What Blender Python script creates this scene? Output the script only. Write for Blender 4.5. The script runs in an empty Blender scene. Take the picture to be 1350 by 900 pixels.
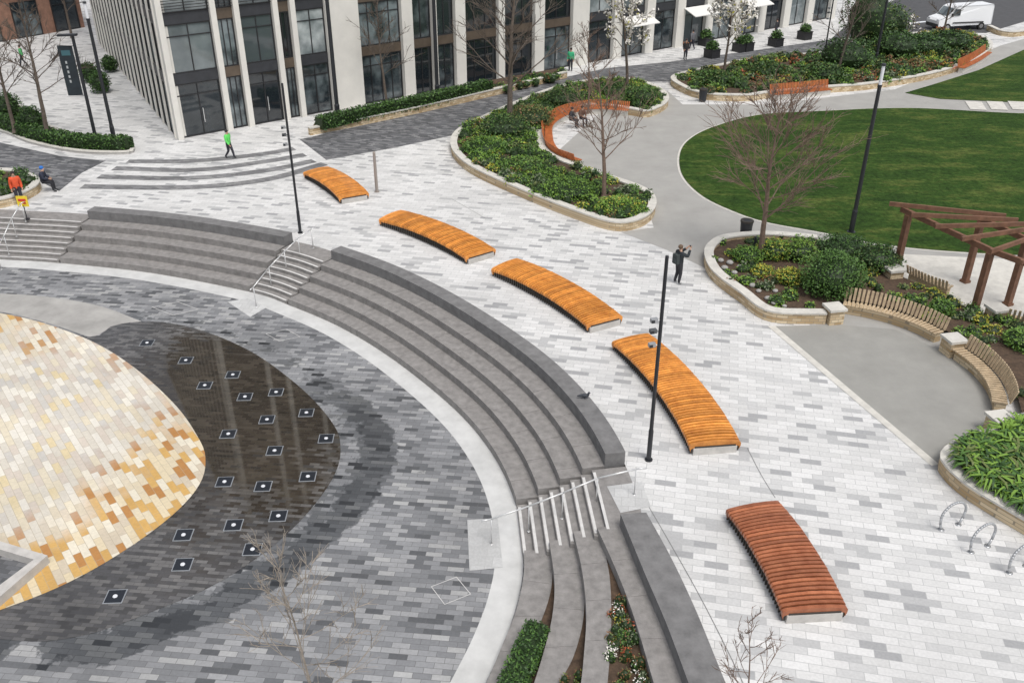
import bpy, bmesh, math, random
import numpy as np
from mathutils import Vector, Matrix, geometry
random.seed(7); rng=np.random.default_rng(7)
scene=bpy.context.scene; COL=scene.collection
# ---------------------------------------------------------------- survey: plan positions on real levels
H=17.0; FL=1195.0; TH=math.radians(29.28); ct,st=math.cos(TH),math.sin(TH)
def G(x,y,z=0.0):
    v=(y-450)/FL; t=(H-z)/(st+v*ct)
    return Vector((t*(x-675)/FL, t*(ct-v*st), z))
def GP(l,z=0.0): return [G(a,b,z) for a,b in l]
# ---------------------------------------------------------------- helpers
WL={}
def link(o,parent,origin):
    COL.objects.link(o)
    if parent is not None:
        o.parent=parent; o.location=origin-WL[parent.name]
    else: o.location=origin
    WL[o.name]=origin.copy()
def props(o,label=None,cat=None,kind=None,group=None):
    if label:o["label"]=label
    if cat:o["category"]=cat
    if kind:o["kind"]=kind
    if group:o["group"]=group
    return o
def thing(name,origin,label,cat,group=None):
    o=bpy.data.objects.new(name,None); o.empty_display_size=.3
    link(o,None,Vector(origin)); return props(o,label,cat,None,group)
class M:
    def __init__(s): s.v=[];s.f=[];s.m=[]
    def add(s,vs,fs,mi=0):
        b=len(s.v); s.v+= [tuple(p) for p in vs]
        for f in fs: s.f.append([b+i for i in f]); s.m.append(mi)
    def hexa(s,p,mi=0): # 4 bottom,4 top ccw
        s.add(p,[(3,2,1,0),(4,5,6,7),(0,1,5,4),(1,2,6,5),(2,3,7,6),(3,0,4,7)],mi)
    def box(s,c,sz,rz=0,mi=0):
        c=Vector(c);a=sz[0]/2;b=sz[1]/2;h=sz[2]/2;R=Matrix.Rotation(rz,3,'Z')
        s.hexa([c+R@Vector(q) for q in [(-a,-b,-h),(a,-b,-h),(a,b,-h),(-a,b,-h),(-a,-b,h),(a,-b,h),(a,b,h),(-a,b,h)]],mi)
    def obox(s,P,d,n,s0,s1,o0,o1,z0,z1,mi=0):
        q=[P+d*a+n*b for a,b in ((s0,o0),(s1,o0),(s1,o1),(s0,o1))]
        s.hexa([Vector((k.x,k.y,z)) for z in (z0,z1) for k in q],mi)
    def prism(s,P,z0,z1,mi=0):
        n=len(P);s.add([Vector((p.x,p.y,z)) for z in(z0,z1) for p in P],[tuple(range(n))[::-1],tuple(range(n,2*n))]+[(i,(i+1)%n,n+(i+1)%n,n+i) for i in range(n)],mi)
    def tube(s,p0,p1,r0,r1,n=6,mi=0,caps=True):
        p0=Vector(p0);p1=Vector(p1);d=(p1-p0)
        if d.length<1e-6:return
        d.normalize(); a=d.orthogonal().normalized(); b=d.cross(a)
        vs=[];
        for p,r in((p0,r0),(p1,r1)):
            for i in range(n):
                t=2*math.pi*i/n; vs.append(p+a*math.cos(t)*r+b*math.sin(t)*r)
        fs=[(i,(i+1)%n,n+(i+1)%n,n+i) for i in range(n)]
        if caps: fs+= [tuple(range(n))[::-1],tuple(range(n,2*n))]
        s.add(vs,fs,mi)
    def path(s,pts,r,n=8,mi=0):
        for a,b in zip(pts,pts[1:]): s.tube(a,b,r,r,n,mi)
    def solid(s,L,R,z0,z1,mi=0):
        n=len(L);vs=[]
        for i in range(n):
            for k,z in((L[i],z0),(R[i],z0),(R[i],z1),(L[i],z1)): vs.append(Vector((k.x,k.y,z)))
        fs=[(3,2,1,0),tuple(4*(n-1)+j for j in range(4))]
        for i in range(n-1):
            for j in range(4): fs.append((4*i+j,4*i+(j+1)%4,4*i+4+(j+1)%4,4*i+4+j))
        s.add(vs,fs,mi)
    def ball(s,c,r,mi=0,nu=10,nv=7,sc=(1,1,1)):
        vs=[];fs=[]
        for j in range(nv+1):
            ph=math.pi*j/nv
            for i in range(nu):
                t=2*math.pi*i/nu
                vs.append((c[0]+r*sc[0]*math.sin(ph)*math.cos(t),c[1]+r*sc[1]*math.sin(ph)*math.sin(t),c[2]+r*sc[2]*math.cos(ph)))
        for j in range(nv):
            for i in range(nu): fs.append((j*nu+i,(j+1)*nu+i,(j+1)*nu+(i+1)%nu,j*nu+(i+1)%nu))
        s.add(vs,fs,mi)
def emit(m,name,mats,parent=None,origin=None,smooth=False,**kw):
    if origin is None: origin=WL[parent.name] if parent is not None else Vector((0,0,0))
    origin=Vector(origin)
    me=bpy.data.meshes.new(name)
    v=np.array(m.v,dtype=float)-np.array(origin)
    me.from_pydata(v.tolist(),[],m.f)
    if not isinstance(mats,(list,tuple)): mats=[mats]
    for k in mats: me.materials.append(k)
    me.polygons.foreach_set("material_index",m.m)
    if smooth: me.polygons.foreach_set("use_smooth",[True]*len(m.f))
    me.validate(); me.update()
    bm=bmesh.new();bm.from_mesh(me);bmesh.ops.recalc_face_normals(bm,faces=bm.faces);bm.to_mesh(me);bm.free()
    o=bpy.data.objects.new(name,me); link(o,parent,origin)
    return props(o,**kw)
def crom(pts,step,closed=False):
    pts=[Vector((p[0],p[1],0)) for p in pts]; n=len(pts); out=[]
    rngi=range(n if closed else n-1)
    g=lambda i: pts[i%n] if closed else (pts[i] if 0<=i<n else (pts[0]*2-pts[1] if i<0 else pts[-1]*2-pts[-2]))
    for i in rngi:
        a,b,c,d=g(i-1),g(i),g(i+1),g(i+2)
        for k in range(12):
            t=k/12; out.append(.5*((2*b)+(c-a)*t+(2*a-5*b+4*c-d)*t*t+(3*b-a-3*c+d)*t**3))
    out.append(pts[0].copy() if closed else pts[-1])
    L=[0]
    for a,b in zip(out,out[1:]): L.append(L[-1]+(b-a).length)
    N=max(2,int(round(L[-1]/step))); res=[]; j=0
    for k in range(N+1):
        s=L[-1]*k/N
        while j<len(L)-2 and L[j+1]<s: j+=1
        t=(s-L[j])/max(1e-9,L[j+1]-L[j]); res.append(out[j].lerp(out[j+1],t))
    if closed: res=res[:-1]
    return res
def resn(pts,n):
    pts=crom(pts,.15); 
    return [pts[int(round(i*(len(pts)-1)/(n-1)))] for i in range(n)]
def normals(P,closed=False):
    n=len(P);o=[]
    for i in range(n):
        a=P[(i-1)%n] if closed else P[max(0,i-1)]; b=P[(i+1)%n] if closed else P[min(n-1,i+1)]
        d=(b-a).normalized(); o.append(Vector((-d.y,d.x,0)))
    return o
def offs(P,d,closed=False): return [p+k*d for p,k in zip(P,normals(P,closed))]
def area(P): return .5*sum(P[i].x*P[(i+1)%len(P)].y-P[(i+1)%len(P)].x*P[i].y for i in range(len(P)))
def inpoly(x,y,P):
    c=False;n=len(P);j=n-1
    for i in range(n):
        if (P[i].y>y)!=(P[j].y>y) and x<(P[j].x-P[i].x)*(y-P[i].y)/(P[j].y-P[i].y)+P[i].x: c=not c
        j=i
    return c
def sheet(name,P,z,mat,kind='structure',**kw):
    P=[Vector((p.x,p.y,z)) for p in P]
    tr=geometry.tessellate_polygon([P]); fs=[]
    for t in tr:
        a,b,c=[P[i] for i in t]
        fs.append(t if (b-a).cross(c-a).z>0 else t[::-1])
    me=bpy.data.meshes.new(name); me.from_pydata([tuple(p) for p in P],[],fs); me.materials.append(mat)
    o=bpy.data.objects.new(name,me); link(o,None,Vector((0,0,0))); return props(o,kind=kind,**kw)
# ---------------------------------------------------------------- materials
def base(name):
    m=bpy.data.materials.new(name); m.use_nodes=True; nt=m.node_tree
    b=nt.nodes['Principled BSDF']; return m,nt,b
def mat(name,c,r=.6,metal=0,ns=0,na=.3,bump=0,bs=None,spec=.5,pos=False,detail=6):
    m,nt,b=base(name); b.inputs['Roughness'].default_value=r; b.inputs['Metallic'].default_value=metal
    b.inputs['Specular IOR Level'].default_value=spec
    b.inputs['Base Color'].default_value=(*c,1)
    if ns or bump:
        if pos: tc=nt.nodes.new('ShaderNodeNewGeometry').outputs['Position']
        else: tc=nt.nodes.new('ShaderNodeTexCoord').outputs['Object']
    if ns:
        n=nt.nodes.new('ShaderNodeTexNoise'); n.inputs['Scale'].default_value=ns; n.inputs['Detail'].default_value=detail
        n.inputs['Roughness'].default_value=.65
        nt.links.new(tc,n.inputs['Vector'])
        cr=nt.nodes.new('ShaderNodeValToRGB'); e=cr.color_ramp.elements
        e[0].position=.3;e[1].position=.7
        e[0].color=(*[k*(1-na) for k in c],1); e[1].color=(*[min(1,k*(1+na)) for k in c],1)
        nt.links.new(n.outputs['Fac'],cr.inputs['Fac']); nt.links.new(cr.outputs['Color'],b.inputs['Base Color'])
    if bump:
        n2=nt.nodes.new('ShaderNodeTexNoise'); n2.inputs['Scale'].default_value=bs or 30; n2.inputs['Detail'].default_value=3
        nt.links.new(tc,n2.inputs['Vector'])
        bp=nt.nodes.new('ShaderNodeBump'); bp.inputs['Strength'].default_value=bump; bp.inputs['Distance'].default_value=.02
        nt.links.new(n2.outputs['Fac'],bp.inputs['Height']); nt.links.new(bp.outputs['Normal'],b.inputs['Normal'])
    return m
def paver(name,ramp,bw,rh,rot,mortar,rough=.75,dirt=.2,mscale=.25,msize=.006,wetattr=False,mask=None,ramp2=None,spec=.4,roughvar=None,edge=(1.6,1.95)):
    m,nt,b=base(name); N=nt.nodes.new; L=nt.links.new
    pos=N('ShaderNodeNewGeometry').outputs['Position']
    mp=N('ShaderNodeMapping'); mp.inputs['Rotation'].default_value=(0,0,math.radians(rot)); L(pos,mp.inputs['Vector'])
    br=N('ShaderNodeTexBrick'); br.inputs['Color1'].default_value=(0,0,0,1);br.inputs['Color2'].default_value=(1,1,1,1)
    br.inputs['Mortar'].default_value=(.5,.5,.5,1);br.inputs['Scale'].default_value=1
    br.inputs['Mortar Size'].default_value=msize;br.inputs['Brick Width'].default_value=bw;br.inputs['Row Height'].default_value=rh
    br.inputs['Mortar Smooth'].default_value=.2
    L(mp.outputs[0],br.inputs['Vector'])
    def mkramp(rp):
        cr=N('ShaderNodeValToRGB'); cr.color_ramp.interpolation='CONSTANT'
        el=cr.color_ramp.elements
        while len(el)<len(rp): el.new(.5)
        for e,(p,c) in zip(el,rp): e.position=p
        for e,(p,c) in zip(el,rp): e.color=(*c,1)
        L(br.outputs['Color'],cr.inputs['Fac']); return cr.outputs['Color']
    col=mkramp(ramp)
    if ramp2:
        c2=mkramp(ramp2)
        sb=N('ShaderNodeVectorMath');sb.operation='SUBTRACT';L(pos,sb.inputs[0]);sb.inputs[1].default_value=mask[0]
        dv=N('ShaderNodeVectorMath');dv.operation='DIVIDE';L(sb.outputs[0],dv.inputs[0]);dv.inputs[1].default_value=mask[1]
        ln=N('ShaderNodeVectorMath');ln.operation='LENGTH';L(dv.outputs[0],ln.inputs[0])
        nz=N('ShaderNodeTexNoise');nz.inputs['Scale'].default_value=.35;nz.inputs['Detail'].default_value=5;L(pos,nz.inputs['Vector'])
        ad=N('ShaderNodeMath');ad.operation='MULTIPLY_ADD';L(nz.outputs['Fac'],ad.inputs[0]);ad.inputs[1].default_value=1.2;L(ln.outputs['Value'],ad.inputs[2])
        a3=N('ShaderNodeMath');a3.operation='MULTIPLY_ADD';L(br.outputs['Color'],a3.inputs[0]);a3.inputs[1].default_value=.5;L(ad.outputs[0],a3.inputs[2])
        mr=N('ShaderNodeMapRange');L(a3.outputs[0],mr.inputs[0]);mr.inputs[1].default_value=edge[0];mr.inputs[2].default_value=edge[1]
        mx=N('ShaderNodeMix');mx.data_type='RGBA';L(mr.outputs[0],mx.inputs[0]);L(c2,mx.inputs[6]);L(col,mx.inputs[7]);col=mx.outputs[2]
        maskout=mr.outputs[0]
    nz=N('ShaderNodeTexNoise');nz.inputs['Scale'].default_value=mscale;nz.inputs['Detail'].default_value=7;nz.inputs['Roughness'].default_value=.6;L(pos,nz.inputs['Vector'])
    mr=N('ShaderNodeMapRange');L(nz.outputs['Fac'],mr.inputs[0]);mr.inputs[1].default_value=.3;mr.inputs[2].default_value=.7;mr.inputs[3].default_value=1-dirt;mr.inputs[4].default_value=1+dirt*.5
    vm=N('ShaderNodeVectorMath');vm.operation='SCALE';L(col,vm.inputs[0]);L(mr.outputs[0],vm.inputs['Scale']);col=vm.outputs[0]
    nz2=N('ShaderNodeTexNoise');nz2.inputs['Scale'].default_value=14;nz2.inputs['Detail'].default_value=3;L(pos,nz2.inputs['Vector'])
    mr=N('ShaderNodeMapRange');L(nz2.outputs['Fac'],mr.inputs[0]);mr.inputs[1].default_value=.3;mr.inputs[2].default_value=.7;mr.inputs[3].default_value=.92;mr.inputs[4].default_value=1.06
    vm=N('ShaderNodeVectorMath');vm.operation='SCALE';L(col,vm.inputs[0]);L(mr.outputs[0],vm.inputs['Scale']);col=vm.outputs[0]
    mx=N('ShaderNodeMix');mx.data_type='RGBA';L(br.outputs['Fac'],mx.inputs[0]);L(col,mx.inputs[6]);mx.inputs[7].default_value=(*mortar,1);col=mx.outputs[2]
    b.inputs['Specular IOR Level'].default_value=spec
    if wetattr:
        at=N('ShaderNodeAttribute');at.attribute_name='wet'
        a2=N('ShaderNodeMath');a2.operation='ADD';L(at.outputs['Fac'],a2.inputs[0])
        n3=N('ShaderNodeTexNoise');n3.inputs['Scale'].default_value=.9;n3.inputs['Detail'].default_value=9;n3.inputs['Roughness'].default_value=.7;L(pos,n3.inputs['Vector'])
        m3=N('ShaderNodeMath');m3.operation='MULTIPLY_ADD';L(n3.outputs['Fac'],m3.inputs[0]);m3.inputs[1].default_value=1.8;m3.inputs[2].default_value=-1.08
        m4=N('ShaderNodeMath');m4.operation='MULTIPLY_ADD';L(br.outputs['Color'],m4.inputs[0]);m4.inputs[1].default_value=.5;L(m3.outputs[0],m4.inputs[2])
        L(m4.outputs[0],a2.inputs[1])
        mr=N('ShaderNodeMapRange');mr.interpolation_type='SMOOTHSTEP';L(a2.outputs[0],mr.inputs[0]);mr.inputs[1].default_value=.48;mr.inputs[2].default_value=.62
        mw=N('ShaderNodeMix');mw.data_type='RGBA';mw.blend_type='MULTIPLY';L(mr.outputs[0],mw.inputs[0]);L(col,mw.inputs[6]);mw.inputs[7].default_value=(.38,.39,.40,1);col=mw.outputs[2]
        rr=N('ShaderNodeMapRange');L(mr.outputs[0],rr.inputs[0]);rr.inputs[3].default_value=rough;rr.inputs[4].default_value=.3;L(rr.outputs[0],b.inputs['Roughness'])
    else: b.inputs['Roughness'].default_value=rough
    if roughvar:
        r5=N('ShaderNodeMapRange');L(maskout,r5.inputs[0]);r5.inputs[3].default_value=roughvar[0];r5.inputs[4].default_value=roughvar[1];L(r5.outputs[0],b.inputs['Roughness'])
    L(col,b.inputs['Base Color'])
    bp=N('ShaderNodeBump');bp.inputs['Strength'].default_value=.2;bp.inputs['Distance'].default_value=.01;bp.invert=True
    L(br.outputs['Fac'],bp.inputs['Height'])
    if not roughvar: L(bp.outputs['Normal'],b.inputs['Normal'])
    return m
LIGHT=paver('light paving',[(0,(.61,.605,.59)),(.25,(.65,.645,.63)),(.5,(.58,.577,.562)),(.72,(.53,.528,.518)),(.84,(.44,.44,.435)),(.93,(.35,.352,.352))],.62,.25,12,(.38,.38,.375),dirt=.12,msize=.008)
DARKP=paver('dark paving',[(0,(.10,.102,.107)),(.3,(.135,.138,.145)),(.55,(.18,.182,.188)),(.75,(.23,.231,.234)),(.9,(.075,.078,.082))],.42,.16,12,(.08,.08,.082),dirt=.25)
STRIPEP=paver('soft grey stripe paving',[(0,(.17,.17,.172)),(.4,(.21,.21,.212)),(.75,(.26,.26,.255)),(.92,(.13,.13,.132))],.42,.16,12,(.13,.13,.13),dirt=.2)
LOWP=paver('mixed grey paving',[(0,(.14,.144,.15)),(.13,(.2,.204,.21)),(.36,(.25,.254,.26)),(.62,(.305,.307,.31)),(.83,(.365,.365,.36)),(.93,(.10,.103,.108))],.48,.18,6,(.11,.11,.11),dirt=.25,wetattr=True,spec=.35)
bc=G(320,525,-1.2)
BASIN=paver('wet basin paving',[(0,(.085,.082,.082)),(.3,(.12,.116,.114)),(.6,(.15,.144,.138)),(.85,(.065,.062,.06))],.34,.13,6,(.05,.047,.042),rough=.13,dirt=.4,mscale=.45,spec=.7,roughvar=(.035,.28),
  ramp2=[(0,(.042,.033,.024)),(.35,(.052,.042,.03)),(.7,(.066,.054,.04)),(.9,(.03,.024,.017))],mask=((bc.x,bc.y,-1.2),(6.5,7.5,1)),edge=(1.55,2.0))
mc=G(0,555,-1.2)
MOSA=paver('yellow mosaic paving',[(0,(.66,.56,.38)),(.16,(.56,.34,.11)),(.34,(.68,.58,.40)),(.48,(.60,.37,.12)),(.62,(.58,.50,.38)),(.74,(.45,.22,.07)),(.86,(.72,.66,.53))],.66,.22,52,(.38,.32,.23),rough=.4,dirt=.15,
  ramp2=[(0,(.62,.575,.49)),(.22,(.70,.66,.58)),(.42,(.60,.53,.45)),(.58,(.66,.59,.45)),(.72,(.56,.53,.48)),(.84,(.66,.55,.34)),(.92,(.74,.70,.61))],mask=((mc.x,mc.y,-1.2),(5.6,6.6,1)),edge=(1.65,2.1))
GRAN=mat('grey granite',(.235,.223,.212),.8,ns=3.5,na=.25,bump=.3,bs=40,pos=True)
GRAND=mat('dark granite coping',(.165,.162,.16),.8,ns=3,na=.25,bump=.3,bs=40,pos=True)
GRANL=mat('light granite',(.58,.57,.55),.8,ns=4,na=.12,pos=True)
BAND=mat('pale concrete band',(.53,.53,.515),.85,ns=1.2,na=.14,pos=True)
RESIN=mat('resin gravel path',(.33,.323,.303),.9,ns=.6,na=.1,pos=True,bump=.3,bs=60)
PAD=mat('bound gravel pad',(.285,.28,.258),.9,ns=.8,na=.1,pos=True,bump=.3,bs=60)
CONC=mat('cast concrete',(.48,.46,.43),.8,ns=3,na=.15)
CONCL=mat('pale coping stone',(.56,.54,.49),.75,ns=2.5,na=.15,pos=True)
SOIL=mat('dark soil',(.075,.048,.03),.95,ns=5,na=.5,bump=.6,bs=15,pos=True)
STEEL=mat('brushed steel',(.68,.68,.67),.35,metal=.45)
STEELD=mat('satin steel',(.42,.43,.44),.35,metal=.4)
BLACK=mat('black painted steel',(.02,.022,.026),.45)
DSTEEL=mat('dark steel ribs',(.04,.034,.028),.5)
CREAM=mat('cream stone cladding',(.69,.67,.615),.8,ns=.8,na=.07,pos=True)
BARK=mat('bark',(.12,.095,.075),.9,ns=8,na=.35)
BARK2=mat('brown twigs',(.18,.125,.095),.9,ns=8,na=.3)
BARKP=mat('pale lichened twigs',(.30,.26,.215),.9,ns=8,na=.25)
CORTEN=mat('warm brown timber',(.17,.085,.05),.75,ns=3,na=.35,pos=True)
GREYWOOD=mat('silvered timber',(.44,.34,.22),.8,ns=4,na=.3,pos=True)
def wood(name,c,r=.3):
    m,nt,b=base(name);N=nt.nodes.new;L=nt.links.new
    pos=N('ShaderNodeNewGeometry').outputs['Position']
    n=N('ShaderNodeTexNoise');n.inputs['Scale'].default_value=2.6;n.inputs['Detail'].default_value=8;n.inputs['Roughness'].default_value=.8;L(pos,n.inputs['Vector'])
    cr=N('ShaderNodeValToRGB');e=cr.color_ramp.elements;e[0].position=.3;e[1].position=.7
    e[0].color=(c[0]*.6,c[1]*.5,c[2]*.45,1);e[1].color=(min(1,c[0]*1.25),c[1]*1.4,c[2]*1.6,1)
    L(n.outputs['Fac'],cr.inputs['Fac'])
    at=N('ShaderNodeAttribute');at.attribute_name='tone'
    mm=N('ShaderNodeMath');mm.operation='MULTIPLY_ADD';L(at.outputs['Fac'],mm.inputs[0]);mm.inputs[1].default_value=.5;mm.inputs[2].default_value=.78
    vm=N('ShaderNodeVectorMath');vm.operation='SCALE';L(cr.outputs['Color'],vm.inputs[0]);L(mm.outputs[0],vm.inputs['Scale'])
    L(vm.outputs[0],b.inputs['Base Color']);b.inputs['Roughness'].default_value=r
    return m
ORANGE=wood('oiled orange timber',(.68,.255,.045)); REDW=wood('warm red brown timber',(.36,.12,.05),.3); ORED=wood('orange red timber',(.62,.18,.05),.5)
def stone():
    m,nt,b=base('coursed rubble stone');N=nt.nodes.new;L=nt.links.new
    pos=N('ShaderNodeNewGeometry').outputs['Position']
    sp=N('ShaderNodeSeparateXYZ');L(pos,sp.inputs[0])
    ad=N('ShaderNodeMath');ad.operation='ADD';L(sp.outputs[0],ad.inputs[0]);L(sp.outputs[1],ad.inputs[1])
    cb=N('ShaderNodeCombineXYZ');L(ad.outputs[0],cb.inputs[0]);L(sp.outputs[2],cb.inputs[1])
    br=N('ShaderNodeTexBrick');L(cb.outputs[0],br.inputs['Vector']);br.inputs['Scale'].default_value=1
    br.inputs['Brick Width'].default_value=.34;br.inputs['Row Height'].default_value=.12;br.inputs['Mortar Size'].default_value=.01
    br.inputs['Color1'].default_value=(.38,.26,.13,1);br.inputs['Color2'].default_value=(.68,.56,.38,1);br.inputs['Mortar'].default_value=(.3,.25,.18,1)
    L(br.outputs['Color'],b.inputs['Base Color']);b.inputs['Roughness'].default_value=.85;return m
STONE=stone()
def lawn():
    m,nt,b=base('mown lawn');N=nt.nodes.new;L=nt.links.new
    pos=N('ShaderNodeNewGeometry').outputs['Position']
    mp=N('ShaderNodeMapping');mp.inputs['Scale'].default_value=(.6,1.5,1);mp.inputs['Rotation'].default_value=(0,0,.3);L(pos,mp.inputs['Vector'])
    n=N('ShaderNodeTexNoise');n.inputs['Scale'].default_value=.42;n.inputs['Detail'].default_value=9;n.inputs['Roughness'].default_value=.78;L(mp.outputs[0],n.inputs['Vector'])
    cr=N('ShaderNodeValToRGB');e=cr.color_ramp.elements;e[0].position=.33;e[1].position=.66
    e[0].color=(.016,.034,.009,1);e[1].color=(.095,.115,.03,1);el=cr.color_ramp.elements.new(.5);el.color=(.032,.066,.013,1)
    L(n.outputs['Fac'],cr.inputs['Fac'])
    n3=N('ShaderNodeTexNoise');n3.inputs['Scale'].default_value=3.5;n3.inputs['Detail'].default_value=8;n3.inputs['Roughness'].default_value=.8;L(pos,n3.inputs['Vector'])
    r3=N('ShaderNodeMapRange');L(n3.outputs['Fac'],r3.inputs[0]);r3.inputs[1].default_value=.35;r3.inputs[2].default_value=.65;r3.inputs[3].default_value=.5;r3.inputs[4].default_value=1.5
    vm=N('ShaderNodeVectorMath');vm.operation='SCALE';L(cr.outputs['Color'],vm.inputs[0]);L(r3.outputs[0],vm.inputs['Scale'])
    L(vm.outputs[0],b.inputs['Base Color']);b.inputs['Roughness'].default_value=.95;b.inputs['Specular IOR Level'].default_value=.1
    n2=N('ShaderNodeTexNoise');n2.inputs['Scale'].default_value=12;n2.inputs['Detail'].default_value=4;L(pos,n2.inputs['Vector'])
    bp=N('ShaderNodeBump');bp.inputs['Strength'].default_value=.8;bp.inputs['Distance'].default_value=.05;L(n2.outputs['Fac'],bp.inputs['Height']);L(bp.outputs[0],b.inputs['Normal']);return m
LAWN=lawn()
def leaf(name,c):
    m,nt,b=base(name);b.inputs['Base Color'].default_value=(*c,1);b.inputs['Roughness'].default_value=.5;b.inputs['Specular IOR Level'].default_value=.3
    return m
LG=[leaf('leaf dark green',(.036,.078,.021)),leaf('leaf green',(.08,.16,.034)),leaf('leaf bright green',(.17,.29,.045)),leaf('leaf yellow green',(.40,.37,.055)),leaf('leaf grey green',(.18,.21,.13)),leaf('leaf brown',(.2,.10,.045)),leaf('pale blossom',(.78,.75,.69)),leaf('leaf olive',(.13,.16,.05)),leaf('leaf red',(.38,.09,.04))]
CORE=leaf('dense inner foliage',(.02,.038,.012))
def glass(name='window glass',lo=(.012,.016,.02),mid=(.025,.033,.038),hi=(.2,.24,.25)):  # dark to pale base colour paints in light interiors behind the panes
    m,nt,b=base(name);N=nt.nodes.new;L=nt.links.new
    oi=N('ShaderNodeObjectInfo');cr=N('ShaderNodeValToRGB');e=cr.color_ramp.elements
    e[0].color=(*lo,1);e[1].color=(*hi,1);e[1].position=1;k=e.new(.55);k.color=(*mid,1)
    tc=N('ShaderNodeNewGeometry');nz=N('ShaderNodeTexNoise');nz.inputs['Scale'].default_value=.9;nz.inputs['Detail'].default_value=4;L(tc.outputs['Position'],nz.inputs['Vector'])
    ml=N('ShaderNodeMath');ml.operation='MULTIPLY';L(oi.outputs['Random'],ml.inputs[0]);L(nz.outputs['Fac'],ml.inputs[1])
    m2=N('ShaderNodeMath');m2.operation='MULTIPLY';L(ml.outputs[0],m2.inputs[0]);m2.inputs[1].default_value=1.7
    L(m2.outputs[0],cr.inputs['Fac']);L(cr.outputs['Color'],b.inputs['Base Color']);b.inputs['Roughness'].default_value=.05;b.inputs['Specular IOR Level'].default_value=1.0;return m
GLASS=glass();GLASS2=glass('painted bright window glass',(.06,.075,.08),(.18,.21,.215),(.5,.54,.54))  # second glass has bright reflection and light interior put into its base colour
FRAME=mat('dark bronze frame',(.022,.022,.024),.4)
SPAN=mat('charcoal spandrel',(.035,.037,.042),.5,ns=2,na=.2)
BRONZE=mat('bronze panel',(.13,.10,.075),.4,metal=.3,ns=1.5,na=.2)
BRICK=mat('terracotta brick',(.27,.15,.105),.85,ns=2,na=.25)
# ---------------------------------------------------------------- amphitheatre master curve
ZL=-1.2
base_px=[(0,342),(80,347),(200,360),(330,385),(383,403),(450,432),(520,475),(600,540),(650,600),(680,665),(690,735),(683,790),(665,845),(640,900),(612,955)]
bp=[Vector((-60,41.5,0)),Vector((-40,41.6,0)),Vector((-30,41.2,0))]+[G(x,y,ZL) for x,y in base_px]
MC=crom(bp,.1)
def near(px,py,z=ZL):
    q=G(px,py,z); return min(range(len(MC)),key=lambda i:(MC[i].x-q.x)**2+(MC[i].y-q.y)**2)
iA0,iA1,iB0,iB1,iC0=near(80,347),near(330,385),near(381,402),near(681,667),near(690,735)
NRM=normals(MC)
def arc(o,i0,i1): return [MC[i]+NRM[i]*o for i in range(i0,i1+1)]
C4L=[(787,695),(812,750),(835,810),(862,900),(878,960)]; C4R=[(820,693),(850,755),(878,820),(908,900),(930,960)]
CPL=[(818,677),(850,755),(878,820),(908,900),(930,960)]; CPR=[(852,675),(885,735),(918,805),(957,900),(985,960)]
top_edge=arc(3.4,0,iC0-4)
cpr=crom(GP(CPR,.3),.3)
corner=[Vector((300,-20,0)),Vector((300,500,0)),Vector((-300,500,0)),Vector((-300,44.9,0))]
up=[p for k,p in enumerate(top_edge) if k%4==0]+cpr[1:]+[Vector((cpr[-1].x+2,-20,0))]+corner
sheet('ground',up,0,LIGHT)
wetpx=[(130,410),(230,415),(330,440),(420,485),(490,535),(522,585),(516,622),(480,675),(430,722),(380,765),(300,812),(200,852),(120,880),(60,872),(38,835),(-60,830),(-60,400)]
W=crom(GP(wetpx,ZL),.4,True); WA=np.array([(p.x,p.y) for p in W])
xs=np.arange(-42,9,.2); ys=np.arange(4,46,.2)
XX,YY=np.meshgrid(xs,ys); P=np.stack([XX.ravel(),YY.ravel()],1)
A=WA;B=np.roll(WA,-1,0);dmin=np.full(len(P),1e9);ins=np.zeros(len(P),bool)
for a,b in zip(A,B):
    ab=b-a;t=np.clip(((P-a)@ab)/(ab@ab),0,1);d=np.linalg.norm(P-(a+t[:,None]*ab),axis=1);dmin=np.minimum(dmin,d)
    if a[1]!=b[1]:
        c=((a[1]>P[:,1])!=(b[1]>P[:,1]))&(P[:,0]<(b[0]-a[0])*(P[:,1]-a[1])/(b[1]-a[1])+a[0]); ins^=c
sd=np.where(ins,dmin,-dmin)
# damp tide-mark: strongest just inside the rim, drying inwards
wet=np.clip(.5+sd/.6,0,.95)
wet=np.where(sd>0,wet-np.clip((sd-.5)/.9,0,1)*.55,wet)
top=np.clip((P[:,1]-27.0)/3,0,1); wet=wet*(1-.6*top)
me=bpy.data.meshes.new('lower_plaza'); nx,ny=len(xs),len(ys)
fs=[(j*nx+i,j*nx+i+1,(j+1)*nx+i+1,(j+1)*nx+i) for j in range(ny-1) for i in range(nx-1)]
me.from_pydata([(a,b,ZL) for a,b in P],[],fs); at=me.attributes.new('wet','FLOAT','POINT');at.data.foreach_set('value',wet.astype(np.float32))
me.materials.append(LOWP); o=bpy.data.objects.new('lower_plaza',me);link(o,None,Vector((0,0,0)));props(o,kind='structure')
sheet('pale_paving_band',arc(-.82,0,len(MC)-1)+arc(-.003,0,len(MC)-1)[::-1],ZL+.004,BAND)
sheet('pale_curved_path',crom(GP([(-60,385),(0,387),(60,391),(130,403),(190,425)],ZL),.3)+crom(GP([(190,427),(150,432),(122,445)],ZL),.3)+crom(GP([(120,445),(60,425),(0,411),(-60,405)],ZL),.3),ZL+.006,mat('worn grey paving',(.34,.33,.31),.85,ns=.9,na=.2,pos=True))
basin=[(118,444),(150,429),(200,424),(260,434),(330,463),(395,510),(438,557),(449,590),(440,628),(402,680),(350,727),(280,772),(200,806),(130,832),(60,845),(0,842),(-80,835),(-300,800),(-300,430),(-60,408),(30,420)]
sheet('fountain_basin_paving',crom(GP(basin,ZL),.4,True),ZL+.010,BASIN)
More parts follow.
